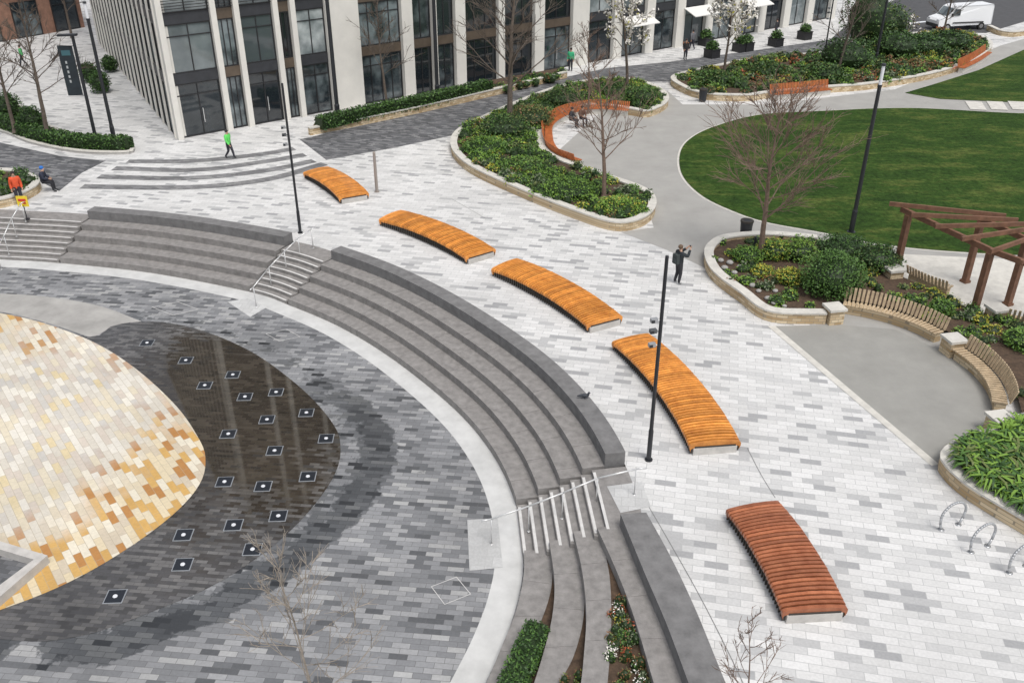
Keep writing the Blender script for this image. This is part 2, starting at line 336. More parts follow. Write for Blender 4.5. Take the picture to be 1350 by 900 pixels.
mos=[(-80,402),(0,413),(60,427),(125,452),(180,487),(232,535),(262,578),(271,605),(264,637),(232,675),(170,722),(90,768),(0,804),(-90,830),(-300,800),(-300,430)]
sheet('mosaic_fountain_floor',crom(GP(mos,ZL),.3,True),ZL+.016,MOSA)
# ---------------------------------------------------------------- terraces
def blocks(m,o0,o1,i0,i1,z1,blk=14,gap=.014,ofs=0,mi=0):
    i=i0-ofs
    while i<i1:
        a=max(i,i0);b=min(i+blk,i1)
        if b>a:
            I=arc(o0,a,b);O=arc(o1,a,b)
            if b<i1:
                I[-1]=I[-1]+(I[-2]-I[-1]).normalized()*gap;O[-1]=O[-1]+(O[-2]-O[-1]).normalized()*gap
            m.solid(I,O,ZL-.05,z1,mi)
        i+=blk
TO=[0,.68,1.36,2.06,2.76,3.4]; TZ=[-.9,-.6,-.3,0.0,.45]
def section(i0,i1,label):
    org=MC[(i0+i1)//2].copy();org.z=ZL
    t=thing('stepped_seating',org,label,'terrace steps')
    for k in range(5):
        m=M(); blocks(m,TO[k],TO[k+1]-(.004 if k<4 else 0),i0,i1,TZ[k],blk=15 if k<4 else 400,ofs=(k*5)%14)
        emit(m,'seat_step' if k<4 else 'coping_bench',GRAN if k<4 else GRAND,t)
section(iA0,iA1,'curved grey granite stepped seating beside the plaza fountain')
section(iB0,iB1,'long sweeping grey granite stepped seating around the sunken plaza')
def stairs(i0,i1,label,straight=False):
    org=MC[(i0+i1)//2].copy();org.z=ZL
    t=thing('staircase',org,label,'stairs',group='stone stairs between the seating terraces')
    tr=.33
    def A_(o,e):
        q=arc(o,i0+e,i1-e); return [q[0],q[-1]] if straight else q
    for k in range(8):
        z=ZL+.15*(k+1)-.002; o0=tr*k; o1=tr*(k+1)+(.12 if straight else -.003)
        m=M()
        if k<7: m.solid(A_(o0,1),A_(o1,1),ZL-.05,z)
        else: m.solid(arc(o0,i0+1,i1-1),arc(3.398,i0+1,i1-1),ZL-.05,-.003)
        st_=emit(m,'step',GRAN,t)
        m=M();m.solid(A_(o0+.015,2),A_(o0+.10,2),z-.02,z+.005);emit(m,'nosing',GRANL,st_)
stairs(near(-60,338),iA0,'broad grey stone stairs with pale nosing strips')
stairs(iA1,iB0,'narrow stone stairs with pale nosing between seating blocks')
stairs(iB1,iC0+3,'stone stairs with pale nosing stripes and steel handrail',straight=True)
t=thing('stepped_seating',G(760,820,ZL),'flared granite terrace steps with planting strips between','terrace steps')
n=40
def cst(Lp,Rp,z,name,mt,parent=t,zl=ZL-.05):
    L=resn(GP(Lp,z),n);R=resn(GP(Rp,z),n);m=M()
    st0=8 if mt is GRAN else n
    for a in range(0,n-1,st0):
        b=min(a+st0,n-1)
        l=L[a:b+1];r=R[a:b+1]
        if b<n-1: l[-1]=l[-1].lerp(l[-2],.06);r[-1]=r[-1].lerp(r[-2],.06)
        m.solid(l,r,zl,z)
    return emit(m,name,mt,parent)
C1L=[(691,725),(690,760),(680,805),(660,855),(641,900),(612,960)];C1R=[(727,725),(728,765),(719,803),(698,850),(668,905),(640,960)]
C2L=[(724,712),(731,765),(728,812),(717,858),(704,900),(684,960)];C2R=[(761,710),(770,765),(769,815),(757,862),(738,900),(714,960)]
C3L=[(756,700),(768,755),(773,808),(770,860),(766,900),(758,960)];C3R=[(791,697),(803,755),(806,808),(804,860),(801,900),(796,960)]
cst(C1L,C1R,-.9,'seat_step',GRAN);cst(C2L,C2R,-.6,'seat_step',GRAN);cst(C3L,C3R,-.3,'seat_step',GRAN);cst(C4L,C4R,0,'seat_step',GRAN)
cst(CPL,CPR,.42,'coping_bench',GRAND)
def fill(Lp,zL,Rp,zR,z,nm='planting_soil'):
    L=resn(GP(Lp,zL),n);R=resn(GP(Rp,zR),n);P_=[l.lerp(r,-.1) for l,r in zip(L,R)]+[r.lerp(l,-.1) for l,r in zip(L,R)][::-1]
    sheet(nm,P_,z,SOIL); return [l for l in L]+[r for r in R][::-1]
f1=fill(C1R,-.9,C2L,-.6,-.93);f2=fill(C2R,-.6,C3L,-.3,-.63);f3=fill(C3R,-.3,C4L,0,-.33)
# ---------------------------------------------------------------- surfaces on upper level
road_dark=GP([(395,184),(430,211),(520,195),(600,178),(640,160),(700,135),(760,117),(800,104),(835,108),(882,108),(930,96),(1000,82),(1100,66),(1110,50),(1000,66),(880,82),(800,90),(745,102),(600,137),(480,165)],0)
sheet('dark_paved_road',road_dark,.004,DARKP)
sheet('dark_paved_path',GP([(-150,185),(0,188),(80,206),(140,212),(108,228),(78,252),(50,238),(0,222),(-150,215)],0),.004,DARKP)
resin=GP([(735,200),(760,225),(850,262),(862,300),(818,306),(880,330),(935,356),(1100,440),(1300,520),(1500,560),(1500,10),(1320,60),(1180,118),(1010,138),(900,138),(880,120),(790,150)],0)
sheet('resin_path',resin,.004,RESIN)
lawnpx=[(896,205),(900,232),(925,258),(965,278),(1010,293),(1080,306),(1160,322),(1260,332),(1400,338),(1500,330),(1500,150),(1350,150),(1200,143),(1080,147),(1000,152),(940,168),(908,185)]
lw=crom(GP(lawnpx,0),.5,True); sheet('lawn_edging',offs(lw,-.12 if area(lw)>0 else .12,True),.008,CONCL)
sheet('lawn',lw,.03,LAWN)
l2=GP([(1193,123),(1230,112),(1290,93),(1350,66),(1450,20),(1500,130),(1350,136),(1240,131)],0)
sheet('lawn',l2,.03,LAWN)
for k in range(3):
    sheet('stepping_stone',GP([(1272+k*28,134),(1294+k*28,135),(1301+k*28,146),(1279+k*28,145)],0),.04,CONCL)
pad=GP([(1022,430),(1235,610),(1262,592),(1300,578),(1312,545),(1296,505),(1256,470),(1180,434),(1100,428)],0)
sheet('gravel_pad',crom(pad[:2],.5)+pad[2:],.008,PAD)
a,b=G(1012,430),G(1228,614);a2,b2=G(1022,430),G(1238,612)
sheet('pale_kerb_line',[a,a2,b2,b],.012,CONCL)
sheet('pergola_paving',GP([(1185,335),(1500,350),(1500,470),(1300,418),(1190,372)],0),.012,CONCL)
for s in ([(168,213),(260,212),(340,204),(388,196)],[(150,222),(260,224),(350,213),(402,204)],[(130,233),(250,235),(350,225),(414,212)],[(108,246),(250,247),(350,237),(428,216)]):
    c=crom(GP(s),.5);sheet('dark_paving_stripe',offs(c,.36)+offs(c,-.36)[::-1],.006,STRIPEP)
DRAIN=mat('drain slot',(.2,.2,.195),.6)
for s in ([(845,650),(880,710),(925,790),(975,890),(1000,950)],[(985,590),(1003,625),(1022,656)],[(595,262),(640,288)]):
    c=crom(GP(s),.5);sheet('drain_slot',offs(c,.012)+offs(c,-.012)[::-1],.005,DRAIN)
TACT=paver('tactile paving',[(0,(.5,.5,.49)),(.5,(.53,.53,.52)),(.8,(.48,.48,.47))],.4,.4,6,(.40,.40,.39),msize=.012)
sheet('tactile_paving',GP([(616,685),(656,683),(663,748),(619,752)],ZL),ZL+.009,TACT)
sheet('tactile_paving',GP([(800,641),(846,635),(858,668),(818,676)],0),.009,TACT)
sheet('tactile_paving',GP([(300,398),(326,393),(352,405),(330,418)],ZL),ZL+.009,TACT)
def cover(pts,z,k=.05):
    c=GP(pts,z);ctr=sum(c,Vector())/4;m=M()
    for i in range(4):
        a,b=c[i],c[(i+1)%4];ai,bi=a.lerp(ctr,k),b.lerp(ctr,k);m.add([Vector((q.x,q.y,z+.012)) for q in(a,b,bi,ai)],[(0,1,2,3)])
    emit(m,'access_cover',GRANL,None,Vector((ctr.x,ctr.y,z)),label='square access cover with pale metal rim set in paving',cat='manhole cover')
cover([(568,773),(602,760),(621,783),(586,797)],ZL);cover([(200,405),(235,398),(262,408),(228,416)],ZL);cover([(350,440),(378,434),(396,444),(368,450)],ZL)
COVER=mat('jet cover slate',(.016,.019,.025),.3);RIM=mat('jet rim metal',(.34,.36,.38),.4,metal=.3);NOZ=mat('jet nozzle bright metal',(.75,.76,.78),.3,metal=.2)
jets=[(194,452),(245,475),(307,494),(270,508),(323,523),(364,517),(404,544),(352,553),(301,572),(430,578),(362,594),(406,628),(296,635),(347,641),(367,680),(308,692),(242,705),(333,724),(241,744),(152,786)]
jm=M();jm.box((0,0,.006),(.52,.52,.012),.05,0);jm.box((0,0,.012),(.465,.465,.014),.05,1)
jn=M();jn.tube((0,0,.018),(0,0,.034),.07,.06,12,0);jn.tube((0,0,.034),(0,0,.045),.03,.025,8,0)
first=None
for k,(x,y) in enumerate(jets):
    p=G(x,y,ZL+.012)
    if first is None:
        first=emit(jm,'fountain_jet',[RIM,COVER],None,Vector((0,0,0)),label='square flush fountain jet plate in wet dark paving',cat='fountain jet',group='fountain jets in the basin')
        fn=emit(jn,'nozzle',NOZ,first);first.location=p
    else:
        o=first.copy();COL.objects.link(o);o.location=p;q=fn.copy();q.parent=o;COL.objects.link(q)
m=M();c1=GP([(-60,700),(0,722),(66,742)],ZL);c2=GP([(-60,716),(0,733),(50,748)],ZL)
m.solid(c1,c2,ZL,ZL+.3);c3=GP([(66,742),(0,800)],ZL);c4=GP([(50,746),(-8,790)],ZL);m.solid(c3,c4,ZL,ZL+.299)
emit(m,'raised_kerb',CONC,None,G(0,740,ZL),label='angular pale granite kerb edging dark sunken channel',cat='kerb')
sheet('dark_channel',GP([(-60,716),(0,733),(50,748),(-8,790),(-60,810)],ZL),ZL+.03,DARKP)
# ---------------------------------------------------------------- timber benches
def timber_bench(c4,wmat,label):
    fl,fr,nr,nl=[G(x,y,.5) for x,y in c4]
    A_=(fl+fr)/2;B_=(nl+nr)/2;A_.z=B_.z=0
    ch=B_-A_;Mx=(A_+B_)/2;pn=Vector((-ch.y,ch.x,0)).normalized()
    if pn.dot(Mx-Vector((-17.65,19.5,0)))<0: pn=-pn
    R=24;c=ch.length/2;Cc=Mx-pn*math.sqrt(R*R-c*c)
    a0=math.atan2(A_.y-Cc.y,A_.x-Cc.x);a1=math.atan2(B_.y-Cc.y,B_.x-Cc.x)
    P_=lambda a,q,z:Vector((Cc.x+math.cos(a)*(R+q),Cc.y+math.sin(a)*(R+q),z))
    L_=abs(a1-a0)*R;ns=int(L_/.14)
    t=thing('timber_bench',Vector((Mx.x,Mx.y,0)),label,'bench',group='curved timber platform benches on the plaza')
    ms=M();mr=[M(),M()];tone=[]
    prof=[(-.825,.36),(-.825,.45),(-.795,.487),(-.7,.512),(-.4,.545),(0,.56),(.4,.545),(.7,.512),(.795,.487),(.825,.45),(.825,.36)]
    for k in range(ns):
        tc=(k+.5)/ns;am=a0+(a1-a0)*tc;hw=.0465/R
        dz=-.12*abs(2*tc-1)**2.5+random.uniform(-.004,.004); th=.05
        if k in(0,ns-1): th=.14;hw=.055/R
        ex=random.uniform(-.006,.006);vs=[]
        for aa in(am-hw,am+hw):
            for q,z in prof: vs.append(P_(aa,q+ex,z+dz))
            for q,z in prof: vs.append(P_(aa,q*.95+ex,z+dz-th if abs(q)<.8 else z+dz-(th if th>.1 else 0)))
        n_=len(prof);fs=[]
        for j in range(n_-1):
            fs.append((j,j+1,2*n_+j+1,2*n_+j));fs.append((n_+j,n_+j+1,3*n_+j+1,3*n_+j));fs.append((j,j+1,n_+j+1,n_+j));fs.append((2*n_+j,2*n_+j+1,3*n_+j+1,3*n_+j))
        fs.append((0,n_,3*n_,2*n_));fs.append((n_-1,2*n_-1,4*n_-1,3*n_-1));ms.add(vs,fs)
        tone+=[random.random()]*len(fs)
        for si,sg in enumerate((-1,1)):
            q0,q1=sg*.79,sg*.71;h2=.015/R
            mr[si].hexa([P_(am-h2,q0,.04),P_(am-h2,q1,.04),P_(am+h2,q1,.04),P_(am+h2,q0,.04),P_(am-h2,q0,.44+dz),P_(am-h2,q1,.44+dz),P_(am+h2,q1,.44+dz),P_(am+h2,q0,.44+dz)])
    so_=emit(ms,'seat',wmat,t)
    if len(so_.data.polygons)==len(tone):
        at=so_.data.attributes.new('tone','FLOAT','FACE');at.data.foreach_set('value',tone)
    emit(mr[0],'rib_frame',DSTEEL,t);emit(mr[1],'rib_frame',DSTEEL,t)
    N_=12;ext=.02/R*(1 if a1>a0 else -1)
    def sol(q,z0,z1,e,nm,mt):
        m=M();Ls=[P_(a0-e+(a1-a0+2*e)*i/N_,-q,0) for i in range(N_+1)];Rs=[P_(a0-e+(a1-a0+2*e)*i/N_,q,0) for i in range(N_+1)]
        m.solid(Ls,Rs,z0,z1);emit(m,nm,mt,t)
    sol(.70,0,.25,ext,'base',CONC);sol(.66,.252,.31,0,'bearer',DSTEEL)
timber_bench([(402,226),(430,215),(480,247),(453,262)],ORANGE,'short curved orange timber slatted bench on concrete plinth')
timber_bench([(500,286),(528,273),(650,322),(618,339)],ORANGE,'curved orange timber slatted bench on concrete plinth')
timber_bench([(648,351),(682,336),(820,410),(776,428)],ORANGE,'long curved orange timber slatted bench on concrete plinth')
timber_bench([(803,447),(860,434),(977,575),(911,586)],ORANGE,'longest curved orange timber slatted bench beside slim black pole')
timber_bench([(957,665),(1028,656),(1120,793),(1033,806)],REDW,'dark red brown timber slatted bench on concrete plinth')
# ---------------------------------------------------------------- handrails
def handrail(bases,label,ext=.3,r=.026):
    pts=[G(x,y,z) for x,y,z in bases];t=thing('handrail',pts[0],label,'handrail',group='steel handrails on the stairs')
    tops=[p+Vector((0,0,.95)) for p in pts]
    d0=(tops[0]-tops[1]);d0.z=0;d0.normalize();d1=(tops[-1]-tops[-2]);d1.z=0;d1.normalize()
    path=[tops[0]+d0*ext]+tops+[tops[-1]+d1*ext]
    m=M();m.path(path,r,8);emit(m,'rail',STEEL,t,smooth=True)
    for p,q in zip(pts,tops):
        m=M();m.tube(p,q,r*.8,r*.8,8);m.tube(p,p+Vector((0,0,.012)),.05,.05,10);emit(m,'post',STEEL,t,smooth=True)
handrail([(648,717,ZL),(697,700,-1.0),(741,683,-.6),(786,664,-.25),(836,652,0)],'stainless steel handrail descending stone stairs with five posts')
handrail([(338,404,ZL),(358,378,-.95),(378,357,-.55),(396,339,-.2),(413,327,0)],'stainless steel handrail on narrow stone stairs')
handrail([(2,355,ZL),(12,335,-.9),(22,312,-.45),(34,292,0)],'stainless steel handrail on broad stone stairs')
# ---------------------------------------------------------------- foliage machinery
def leafmesh(name,cen,siz,mi,mats,origin=None,parent=None,core=None,flat=.5,**kw):
    N_=len(cen);cen=np.asarray(cen);siz=np.asarray(siz)[:,None]
    nr=rng.normal(size=(N_,3));nr[:,2]=np.abs(nr[:,2])+flat;nr/=np.linalg.norm(nr,axis=1)[:,None]
    a=np.cross(nr,rng.normal(size=(N_,3)));a/=np.linalg.norm(a,axis=1)[:,None];b=np.cross(nr,a)
    v=np.stack([cen-a*siz,cen-b*siz*.5,cen+a*siz,cen+b*siz*.5],1).reshape(-1,3)
    m=M();m.v=[tuple(q) for q in v];m.f=[(4*i,4*i+1,4*i+2,4*i+3) for i in range(N_)];m.m=list(map(int,mi))
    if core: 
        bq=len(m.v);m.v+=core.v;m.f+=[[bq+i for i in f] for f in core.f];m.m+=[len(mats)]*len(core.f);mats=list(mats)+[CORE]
    if origin is None: origin=WL[parent.name] if parent is not None else Vector(cen.mean(0))
    me=bpy.data.meshes.new(name);me.from_pydata((np.array(m.v)-np.array(origin)).tolist(),[],m.f)
    for k in mats: me.materials.append(k)
    me.polygons.foreach_set("material_index",m.m);me.update()
    o=bpy.data.objects.new(name,me);link(o,parent,Vector(origin));return props(o,**kw)
def dome(c,rx,ry,rz,n_,size,low=-.15):
    u=rng.normal(size=(n_,3));u/=np.linalg.norm(u,axis=1)[:,None];u[:,2]=np.where(u[:,2]<low,-u[:,2],u[:,2])
    k=rng.uniform(.78,1.1,n_)[:,None]
    lump=1+.13*np.sin(u[:,0:1]*5+c[0]*3)*np.cos(u[:,1:2]*6+c[1]*2)
    return np.array(c)+u*k*lump*np.array([rx,ry,rz]),rng.uniform(.6,1.3,n_)*size
def ground_cover(name,poly,z,dens,rr,hh,size,weights,per=90):
    xs_=[p.x for p in poly];ys_=[p.y for p in poly];A_=abs(area(poly));C_=[];S_=[];I_=[];core=M()
    cnt=0;goal=int(A_*dens);tries=0
    ph=rng.uniform(0,6,4)
    while cnt<goal and tries<goal*30:
        tries+=1;x=random.uniform(min(xs_),max(xs_));y=random.uniform(min(ys_),max(ys_))
        if not inpoly(x,y,poly):continue
        f=(math.sin(x*.9+ph[0])+math.sin(y*1.1+ph[1])+math.sin((x+y)*.6+ph[2]))/6+.5+random.uniform(-.3,.3)
        f=min(.999,max(0,f));acc=0;sp=weights[-1][0]
        for w in weights:
            acc+=w[1]
            if f<acc: sp=w[0];break
        if sp is None: cnt+=1;continue
        r=random.uniform(*rr);h=random.uniform(*hh);n_=int(per*(r/.45)**2)
        p,s=dome((x,y,z),r,r,h,n_,size*random.uniform(.75,1.2));C_.append(p);S_.append(s)
        alt={0:1,1:2,2:3 if random.random()<.3 else 1,3:2,4:1,5:7,6:1,7:0,8:7}[sp]
        I_.append(np.where(rng.random(n_)<.72,sp,alt));cnt+=1
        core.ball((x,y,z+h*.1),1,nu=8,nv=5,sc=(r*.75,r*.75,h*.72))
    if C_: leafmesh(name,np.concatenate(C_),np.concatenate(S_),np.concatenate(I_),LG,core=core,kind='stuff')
def shrub(p,r,h,sp,label,n_=900,size=.07,name='shrub',z0=.35):
    c,s=dome((p.x,p.y,z0+h*.45),r,r,h*.55,n_,size,low=-.8);core=M();core.ball((p.x,p.y,z0+h*.45),1,nu=12,nv=8,sc=(r*.8,r*.8,h*.45))
    i=np.where(rng.random(n_)<.6,sp[0],np.where(rng.random(n_)<.6,sp[1],sp[2]))
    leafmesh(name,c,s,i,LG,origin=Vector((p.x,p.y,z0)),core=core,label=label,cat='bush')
def hedge(path,w,h,z,label,sp=(0,1,1),dens=260,size=.06):
    P_=crom(path,.3);m=M();m.solid(offs(P_,w*.42),offs(P_,-w*.42),z,z+h*.9)
    per=w+2*h;Ltot=.3*len(P_);n_=int(Ltot*per*dens);N0=normals(P_)
    C_=np.zeros((n_,3))
    for k in range(n_):
        i=random.randrange(len(P_)-1);q=P_[i].lerp(P_[i+1],random.random());nn=N0[i];u=random.uniform(0,per)
        if u<h: a,zz=-w/2,u
        elif u<h+w: a,zz=u-h-w/2,h
        else: a,zz=w/2,u-h-w
        j=random.uniform(-.04,.04);C_[k]=(q.x+nn.x*(a+j),q.y+nn.y*(a+j),z+zz+random.uniform(-.05,.03))
    i=np.array(sp)[rng.integers(0,3,n_)]
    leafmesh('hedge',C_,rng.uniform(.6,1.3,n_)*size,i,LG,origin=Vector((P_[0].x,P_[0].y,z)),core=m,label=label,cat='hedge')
# ---------------------------------------------------------------- planter walls
def planter_wall(path,closed,label,w=.42,h=.5,flip=1,step=.35,cop=CONCL,body=STONE):
    P_=crom(path,step,closed)
    if closed:
        sgn=1 if area(P_)>0 else -1
        P_=P_+[P_[0]]
        def off(d): q=offs(P_[:-1],d,True);return q+[q[0]]
    else:
        sgn=flip
        def off(d): return offs(P_,d)
    org=Vector((P_[0].x,P_[0].y,0));t=thing('planter_wall',org,label,'wall')
    m=M();m.solid(off(0.03*sgn),off((w-.03)*sgn),0,h-.07)
    emit(m,'wall_body',body,t)
    m=M();m.solid(off(0),off(w*sgn),h-.07,h);emit(m,'coping',cop,t)
    return P_
def bed(px,label,h=.5,w=.42):
    P_=crom(GP(px),.35,True);planter_wall(GP(px),True,label,h=h,w=w)
    inner=offs(P_,(w-.05)*(1 if area(P_)>0 else -1),True)
    sheet('planting_soil',inner,h-.12,SOIL);return inner
mainbed=[(594,195),(600,212),(625,232),(690,262),(760,290),(810,305),(845,300),(863,285),(862,268),(845,256),(800,240),(760,226),(728,212),(716,195),(719,172),(745,155),(785,147),(828,152),(855,155),(880,142),(875,127),(845,114),(800,110),(740,120),(680,142),(630,165),(603,180)]
inn=bed(mainbed,'low curved rubble stone planter wall with pale coping around shrubs')
ground_cover('ground_cover_plants',inn,.36,3.6,(.22,.55),(.25,.55),.068,[(0,.16),(7,.1),(1,.22),(4,.05),(2,.2),(3,.03),(1,.1),(5,.06),(0,.08)],per=150)
rightbed_wall=[(1075,322),(1010,317),(955,321),(933,332),(927,347),(938,370),(972,397),(1012,424),(1088,428)]
planter_wall(GP(rightbed_wall),False,'curved rubble stone planter wall with pale coping beside pergola',flip=1)
rb=GP([(933,347),(944,370),(976,394),(1014,419),(1090,421),(1112,402),(1180,414),(1232,436),(1272,462),(1312,492),(1338,530),(1345,556),(1450,600),(1450,462),(1300,427),(1190,374),(1165,347),(1060,322),(1010,320),(955,324),(937,333)])
sheet('planting_soil',rb,.3,SOIL)
ground_cover('ground_cover_plants',rb,.3,2.4,(.16,.4),(.15,.4),.055,[(None,.2),(1,.16),(3,.09),(2,.17),(7,.11),(4,.05),(None,.08),(5,.05),(2,.05),(3,.04)],per=170)
lowbed=[(1235,612),(1243,632),(1275,660),(1350,706),(1450,765),(1500,640),(1420,560),(1345,560),(1305,578),(1262,592)]
inn3=bed(lowbed,'low rubble stone planter wall with pale coping and strap leaf plants')
upbed=[(885,108),(898,122),(930,132),(985,134),(1015,130),(1090,123),(1150,118),(1230,104),(1280,87),(1306,69),(1300,57),(1270,50),(1200,50),(1110,72),(1000,83),(930,96)]
inn4=bed(upbed,'long curved rubble stone planter wall around mixed shrub bed')
ground_cover('ground_cover_plants',inn4,.36,1.8,(.3,.65),(.25,.65),.09,[(0,.18),(5,.14),(1,.18),(7,.12),(3,.08),(2,.12),(8,.05),(4,.07),(5,.06)],per=100)
def strap(poly,z,n_,Lr):
    m=M();xs_=[p.x for p in poly];ys_=[p.y for p in poly];k=0
    while k<n_:
        x=random.uniform(min(xs_),min(max(xs_),22));y=random.uniform(min(ys_),max(ys_))
        k+=1
        if not inpoly(x,y,poly):continue
        sc=random.uniform(.7,1.25);c0=random.choice([0,1,1,2,2,7])
        for j in range(22):
            a=random.uniform(0,6.28);L_=random.uniform(*Lr)*sc;w=random.uniform(.025,.042);p=Vector((x,y,z));dr=Vector((math.cos(a),math.sin(a),0));s=Vector((-dr.y,dr.x,0))*w
            q=[p,p+dr*L_*.35+Vector((0,0,L_*.75)),p+dr*L_*.8+Vector((0,0,L_*.75)),p+dr*L_*1.1+Vector((0,0,L_*.45))]
            m.add([q[0]-s*.5,q[0]+s*.5,q[1]-s,q[1]+s,q[2]-s*.9,q[2]+s*.9,q[3]],[(0,1,3,2),(2,3,5,4),(4,5,6)],c0 if random.random()<.6 else random.choice([0,1,2]))
    emit(m,'strap_leaf_plants',LG,None,Vector((xs_[0],ys_[0],z)),kind='stuff')
strap(inn3,.38,620,(.3,.58))
ground_cover('low_ground_cover',inn3,.33,1.4,(.3,.5),(.15,.25),.06,[(0,.5),(1,.5)],per=80)
f1w=[G(x,y,-.6) for x,y in [(709,826),(692,865),(674,905),(655,960)]]
hedge(f1w,.6,.55,-.93,'clipped dark green hedge in terrace planting strip',dens=420,size=.045,sp=(0,1,0))
f3b=[p for p in f3 if p.y<G(0,785,-.2).y]
ground_cover('flowering_ground_cover',f3b,-.33,20,(.1,.2),(.15,.34),.032,[(6,.2),(5,.16),(3,.12),(6,.10),(8,.06),(4,.12),(1,.14),(5,.1)],per=420)
f2b=[p for p in f2 if p.y<G(0,860,-.5).y]
if len(f2b)>3: ground_cover('ground_cover_plants',f2b,-.63,14,(.1,.18),(.12,.26),.032,[(2,.4),(5,.3),(3,.3)],per=380)
shrub(G(1095,384,.3),1.28,1.65,(1,0,1),'large rounded dark green evergreen shrub in planter',n_=5200,size=.055,z0=.3)
shrub(G(1020,338,.3),.8,.75,(2,3,1),'yellow green leafy shrub in planter',n_=1600,size=.055,z0=.3)
shrub(G(1040,372,.3),.6,.6,(3,2,1),'yellow flowering shrub in planter',n_=1200,size=.05,z0=.3)
shrub(G(1052,340,.3),.8,.8,(2,1,7),'green leafy shrub in planter',n_=1500,size=.055,z0=.3)
shrub(G(1110,338,.3),1.2,.9,(0,1,0),'spreading dark green shrub in planter',n_=2200,size=.06,z0=.3)
shrub(G(1155,352,.3),1.0,1.0,(0,1,7),'dark green rounded shrub in planter beside pergola',n_=2000,size=.06,z0=.3)
shrub(G(985,342,.3),.7,.55,(1,2,2),'low green leafy shrub in planter',n_=1200,size=.055,z0=.3)
shrub(G(1005,362,.3),.5,.4,(3,1,2),'low yellow shrub among boulders',n_=800,size=.05,z0=.3)
shrub(G(1240,412,.3),.5,.55,(1,2,1),'small bright green shrub behind slatted bench',n_=900,size=.055,z0=.3)
shrub(G(1345,455,.3),.7,.6,(1,2,2),'small bright green shrub behind slatted bench',n_=1100,size=.055,z0=.3)
shrub(G(815,278,.3),1.1,.65,(2,2,3),'bright green shrub at end of planter',n_=2000,size=.06,z0=.3)
shrub(G(750,258,.3),1.4,.85,(1,2,2),'green leafy shrub in long planter',n_=2400,size=.06,z0=.3)
for (x,y,r,h,s) in [(665,180,1.6,1.3,(0,1,7)),(700,165,1.5,1.2,(7,5,0)),(640,200,1.3,.8,(1,2,1)),(690,225,1.3,.7,(1,2,7)),(740,140,1.4,1.2,(0,7,1)),(845,135,1.4,1.1,(1,0,7)),(810,128,1.2,1.0,(0,1,7))]:
    shrub(G(x,y,.3),r,h,s,'evergreen leafy shrub in long planter',n_=1900,size=.072,z0=.3)
for (x,y,r,h) in [(1110,92,2.3,2.4),(1140,60,2.3,5.0),(1180,75,2.2,2.0),(1215,72,2.0,1.7),(1165,50,2.3,3.0),(1085,105,1.6,1.2),(940,112,1.5,1.0),(1250,66,1.8,1.6),(1010,100,1.7,1.0)]:
    shrub(G(x,y,.3),r,h,random.choice([(0,1,7),(0,0,1)]),'dark evergreen shrub in the long mixed bed',n_=1800,size=.11,z0=.3)
PEB=mat('rounded boulder',(.34,.33,.31),.8,ns=6,na=.25)
for x,y in [(962,347),(955,354),(968,360),(980,370),(992,377),(1000,384),(1012,394),(975,352),(1020,400),(1034,404),(950,344),(1022,384)]:
    p=G(x,y,.33);m=M();r=random.uniform(.1,.17);m.ball((p.x,p.y,.31+r*.4),r,nu=9,nv=6,sc=(1.1,random.uniform(.8,1.1),.7))
    emit(m,'boulder',PEB,None,p,smooth=True,label='small rounded grey boulder on planter soil',cat='rock',group='boulders in the planting bed')
# ---------------------------------------------------------------- slatted curved benches
def slat_bench(px,side,wmat,label,depth=.5,h=.45,back=.5,z0=0,plinth=STONE,pitch=.13):
    P_=crom(GP(px),pitch);t=thing('slatted_bench',Vector((P_[0].x,P_[0].y,0)),label,'bench');N0=normals(P_)
    m=M();m.solid(offs(P_,side*.04),offs(P_,side*(depth-.12)),0,h-.06);emit(m,'base',plinth,t)
    m=M();mb=M()
    for p,nn in zip(P_,N0):
        tg=Vector((nn.y,-nn.x,0))*(pitch*.3);a=p+nn*side*.02;b=p+nn*side*depth
        q=[a-tg,a+tg,b+tg,b-tg];m.hexa([Vector((k.x,k.y,z)) for z in(h-.05,h) for k in q])
        c=p-nn*side*.02;d=p-nn*side*.16
        q=[c-tg,c+tg,c+tg-nn*side*.04,c-tg-nn*side*.04];q2=[d-tg,d+tg,d+tg-nn*side*.04,d-tg-nn*side*.04]
        mb.hexa([Vector((k.x,k.y,h)) for k in q]+[Vector((k.x,k.y,h+back)) for k in q2])
    emit(m,'seat',wmat,t)
    if back: emit(mb,'backrest',wmat,t)
slat_bench([(758,222),(735,213),(722,202),(718,188),(720,172),(738,159),(762,152),(790,149),(828,152)],-1,ORED,'curved red orange slatted bench built into planter wall',back=.45,plinth=CONCL)
slat_bench([(1015,131),(1050,128),(1090,124)],-1,ORED,'red orange slatted bench in planter wall',back=.6,plinth=CONCL)
slat_bench([(1262,96),(1282,86),(1298,75)],-1,ORED,'short red orange slatted bench in planter wall',back=.6,plinth=CONCL)
slat_bench([(1112,408),(1145,414),(1180,423),(1215,436),(1240,449)],-1,GREYWOOD,'curved silvered timber slatted bench on stone plinth',back=.5,pitch=.16)
slat_bench([(1268,472),(1292,490),(1312,512),(1322,532),(1325,546)],-1,GREYWOOD,'curved silvered timber bench segment beside stone pier',back=.5,pitch=.16)
slat_bench([(1195,372),(1220,384),(1245,393)],1,GREYWOOD,'short timber slatted bench under pergola',back=.4,pitch=.16)
slat_bench([(1326,430),(1370,440)],1,GREYWOOD,'timber slatted bench near pergola posts',back=.4,pitch=.16)
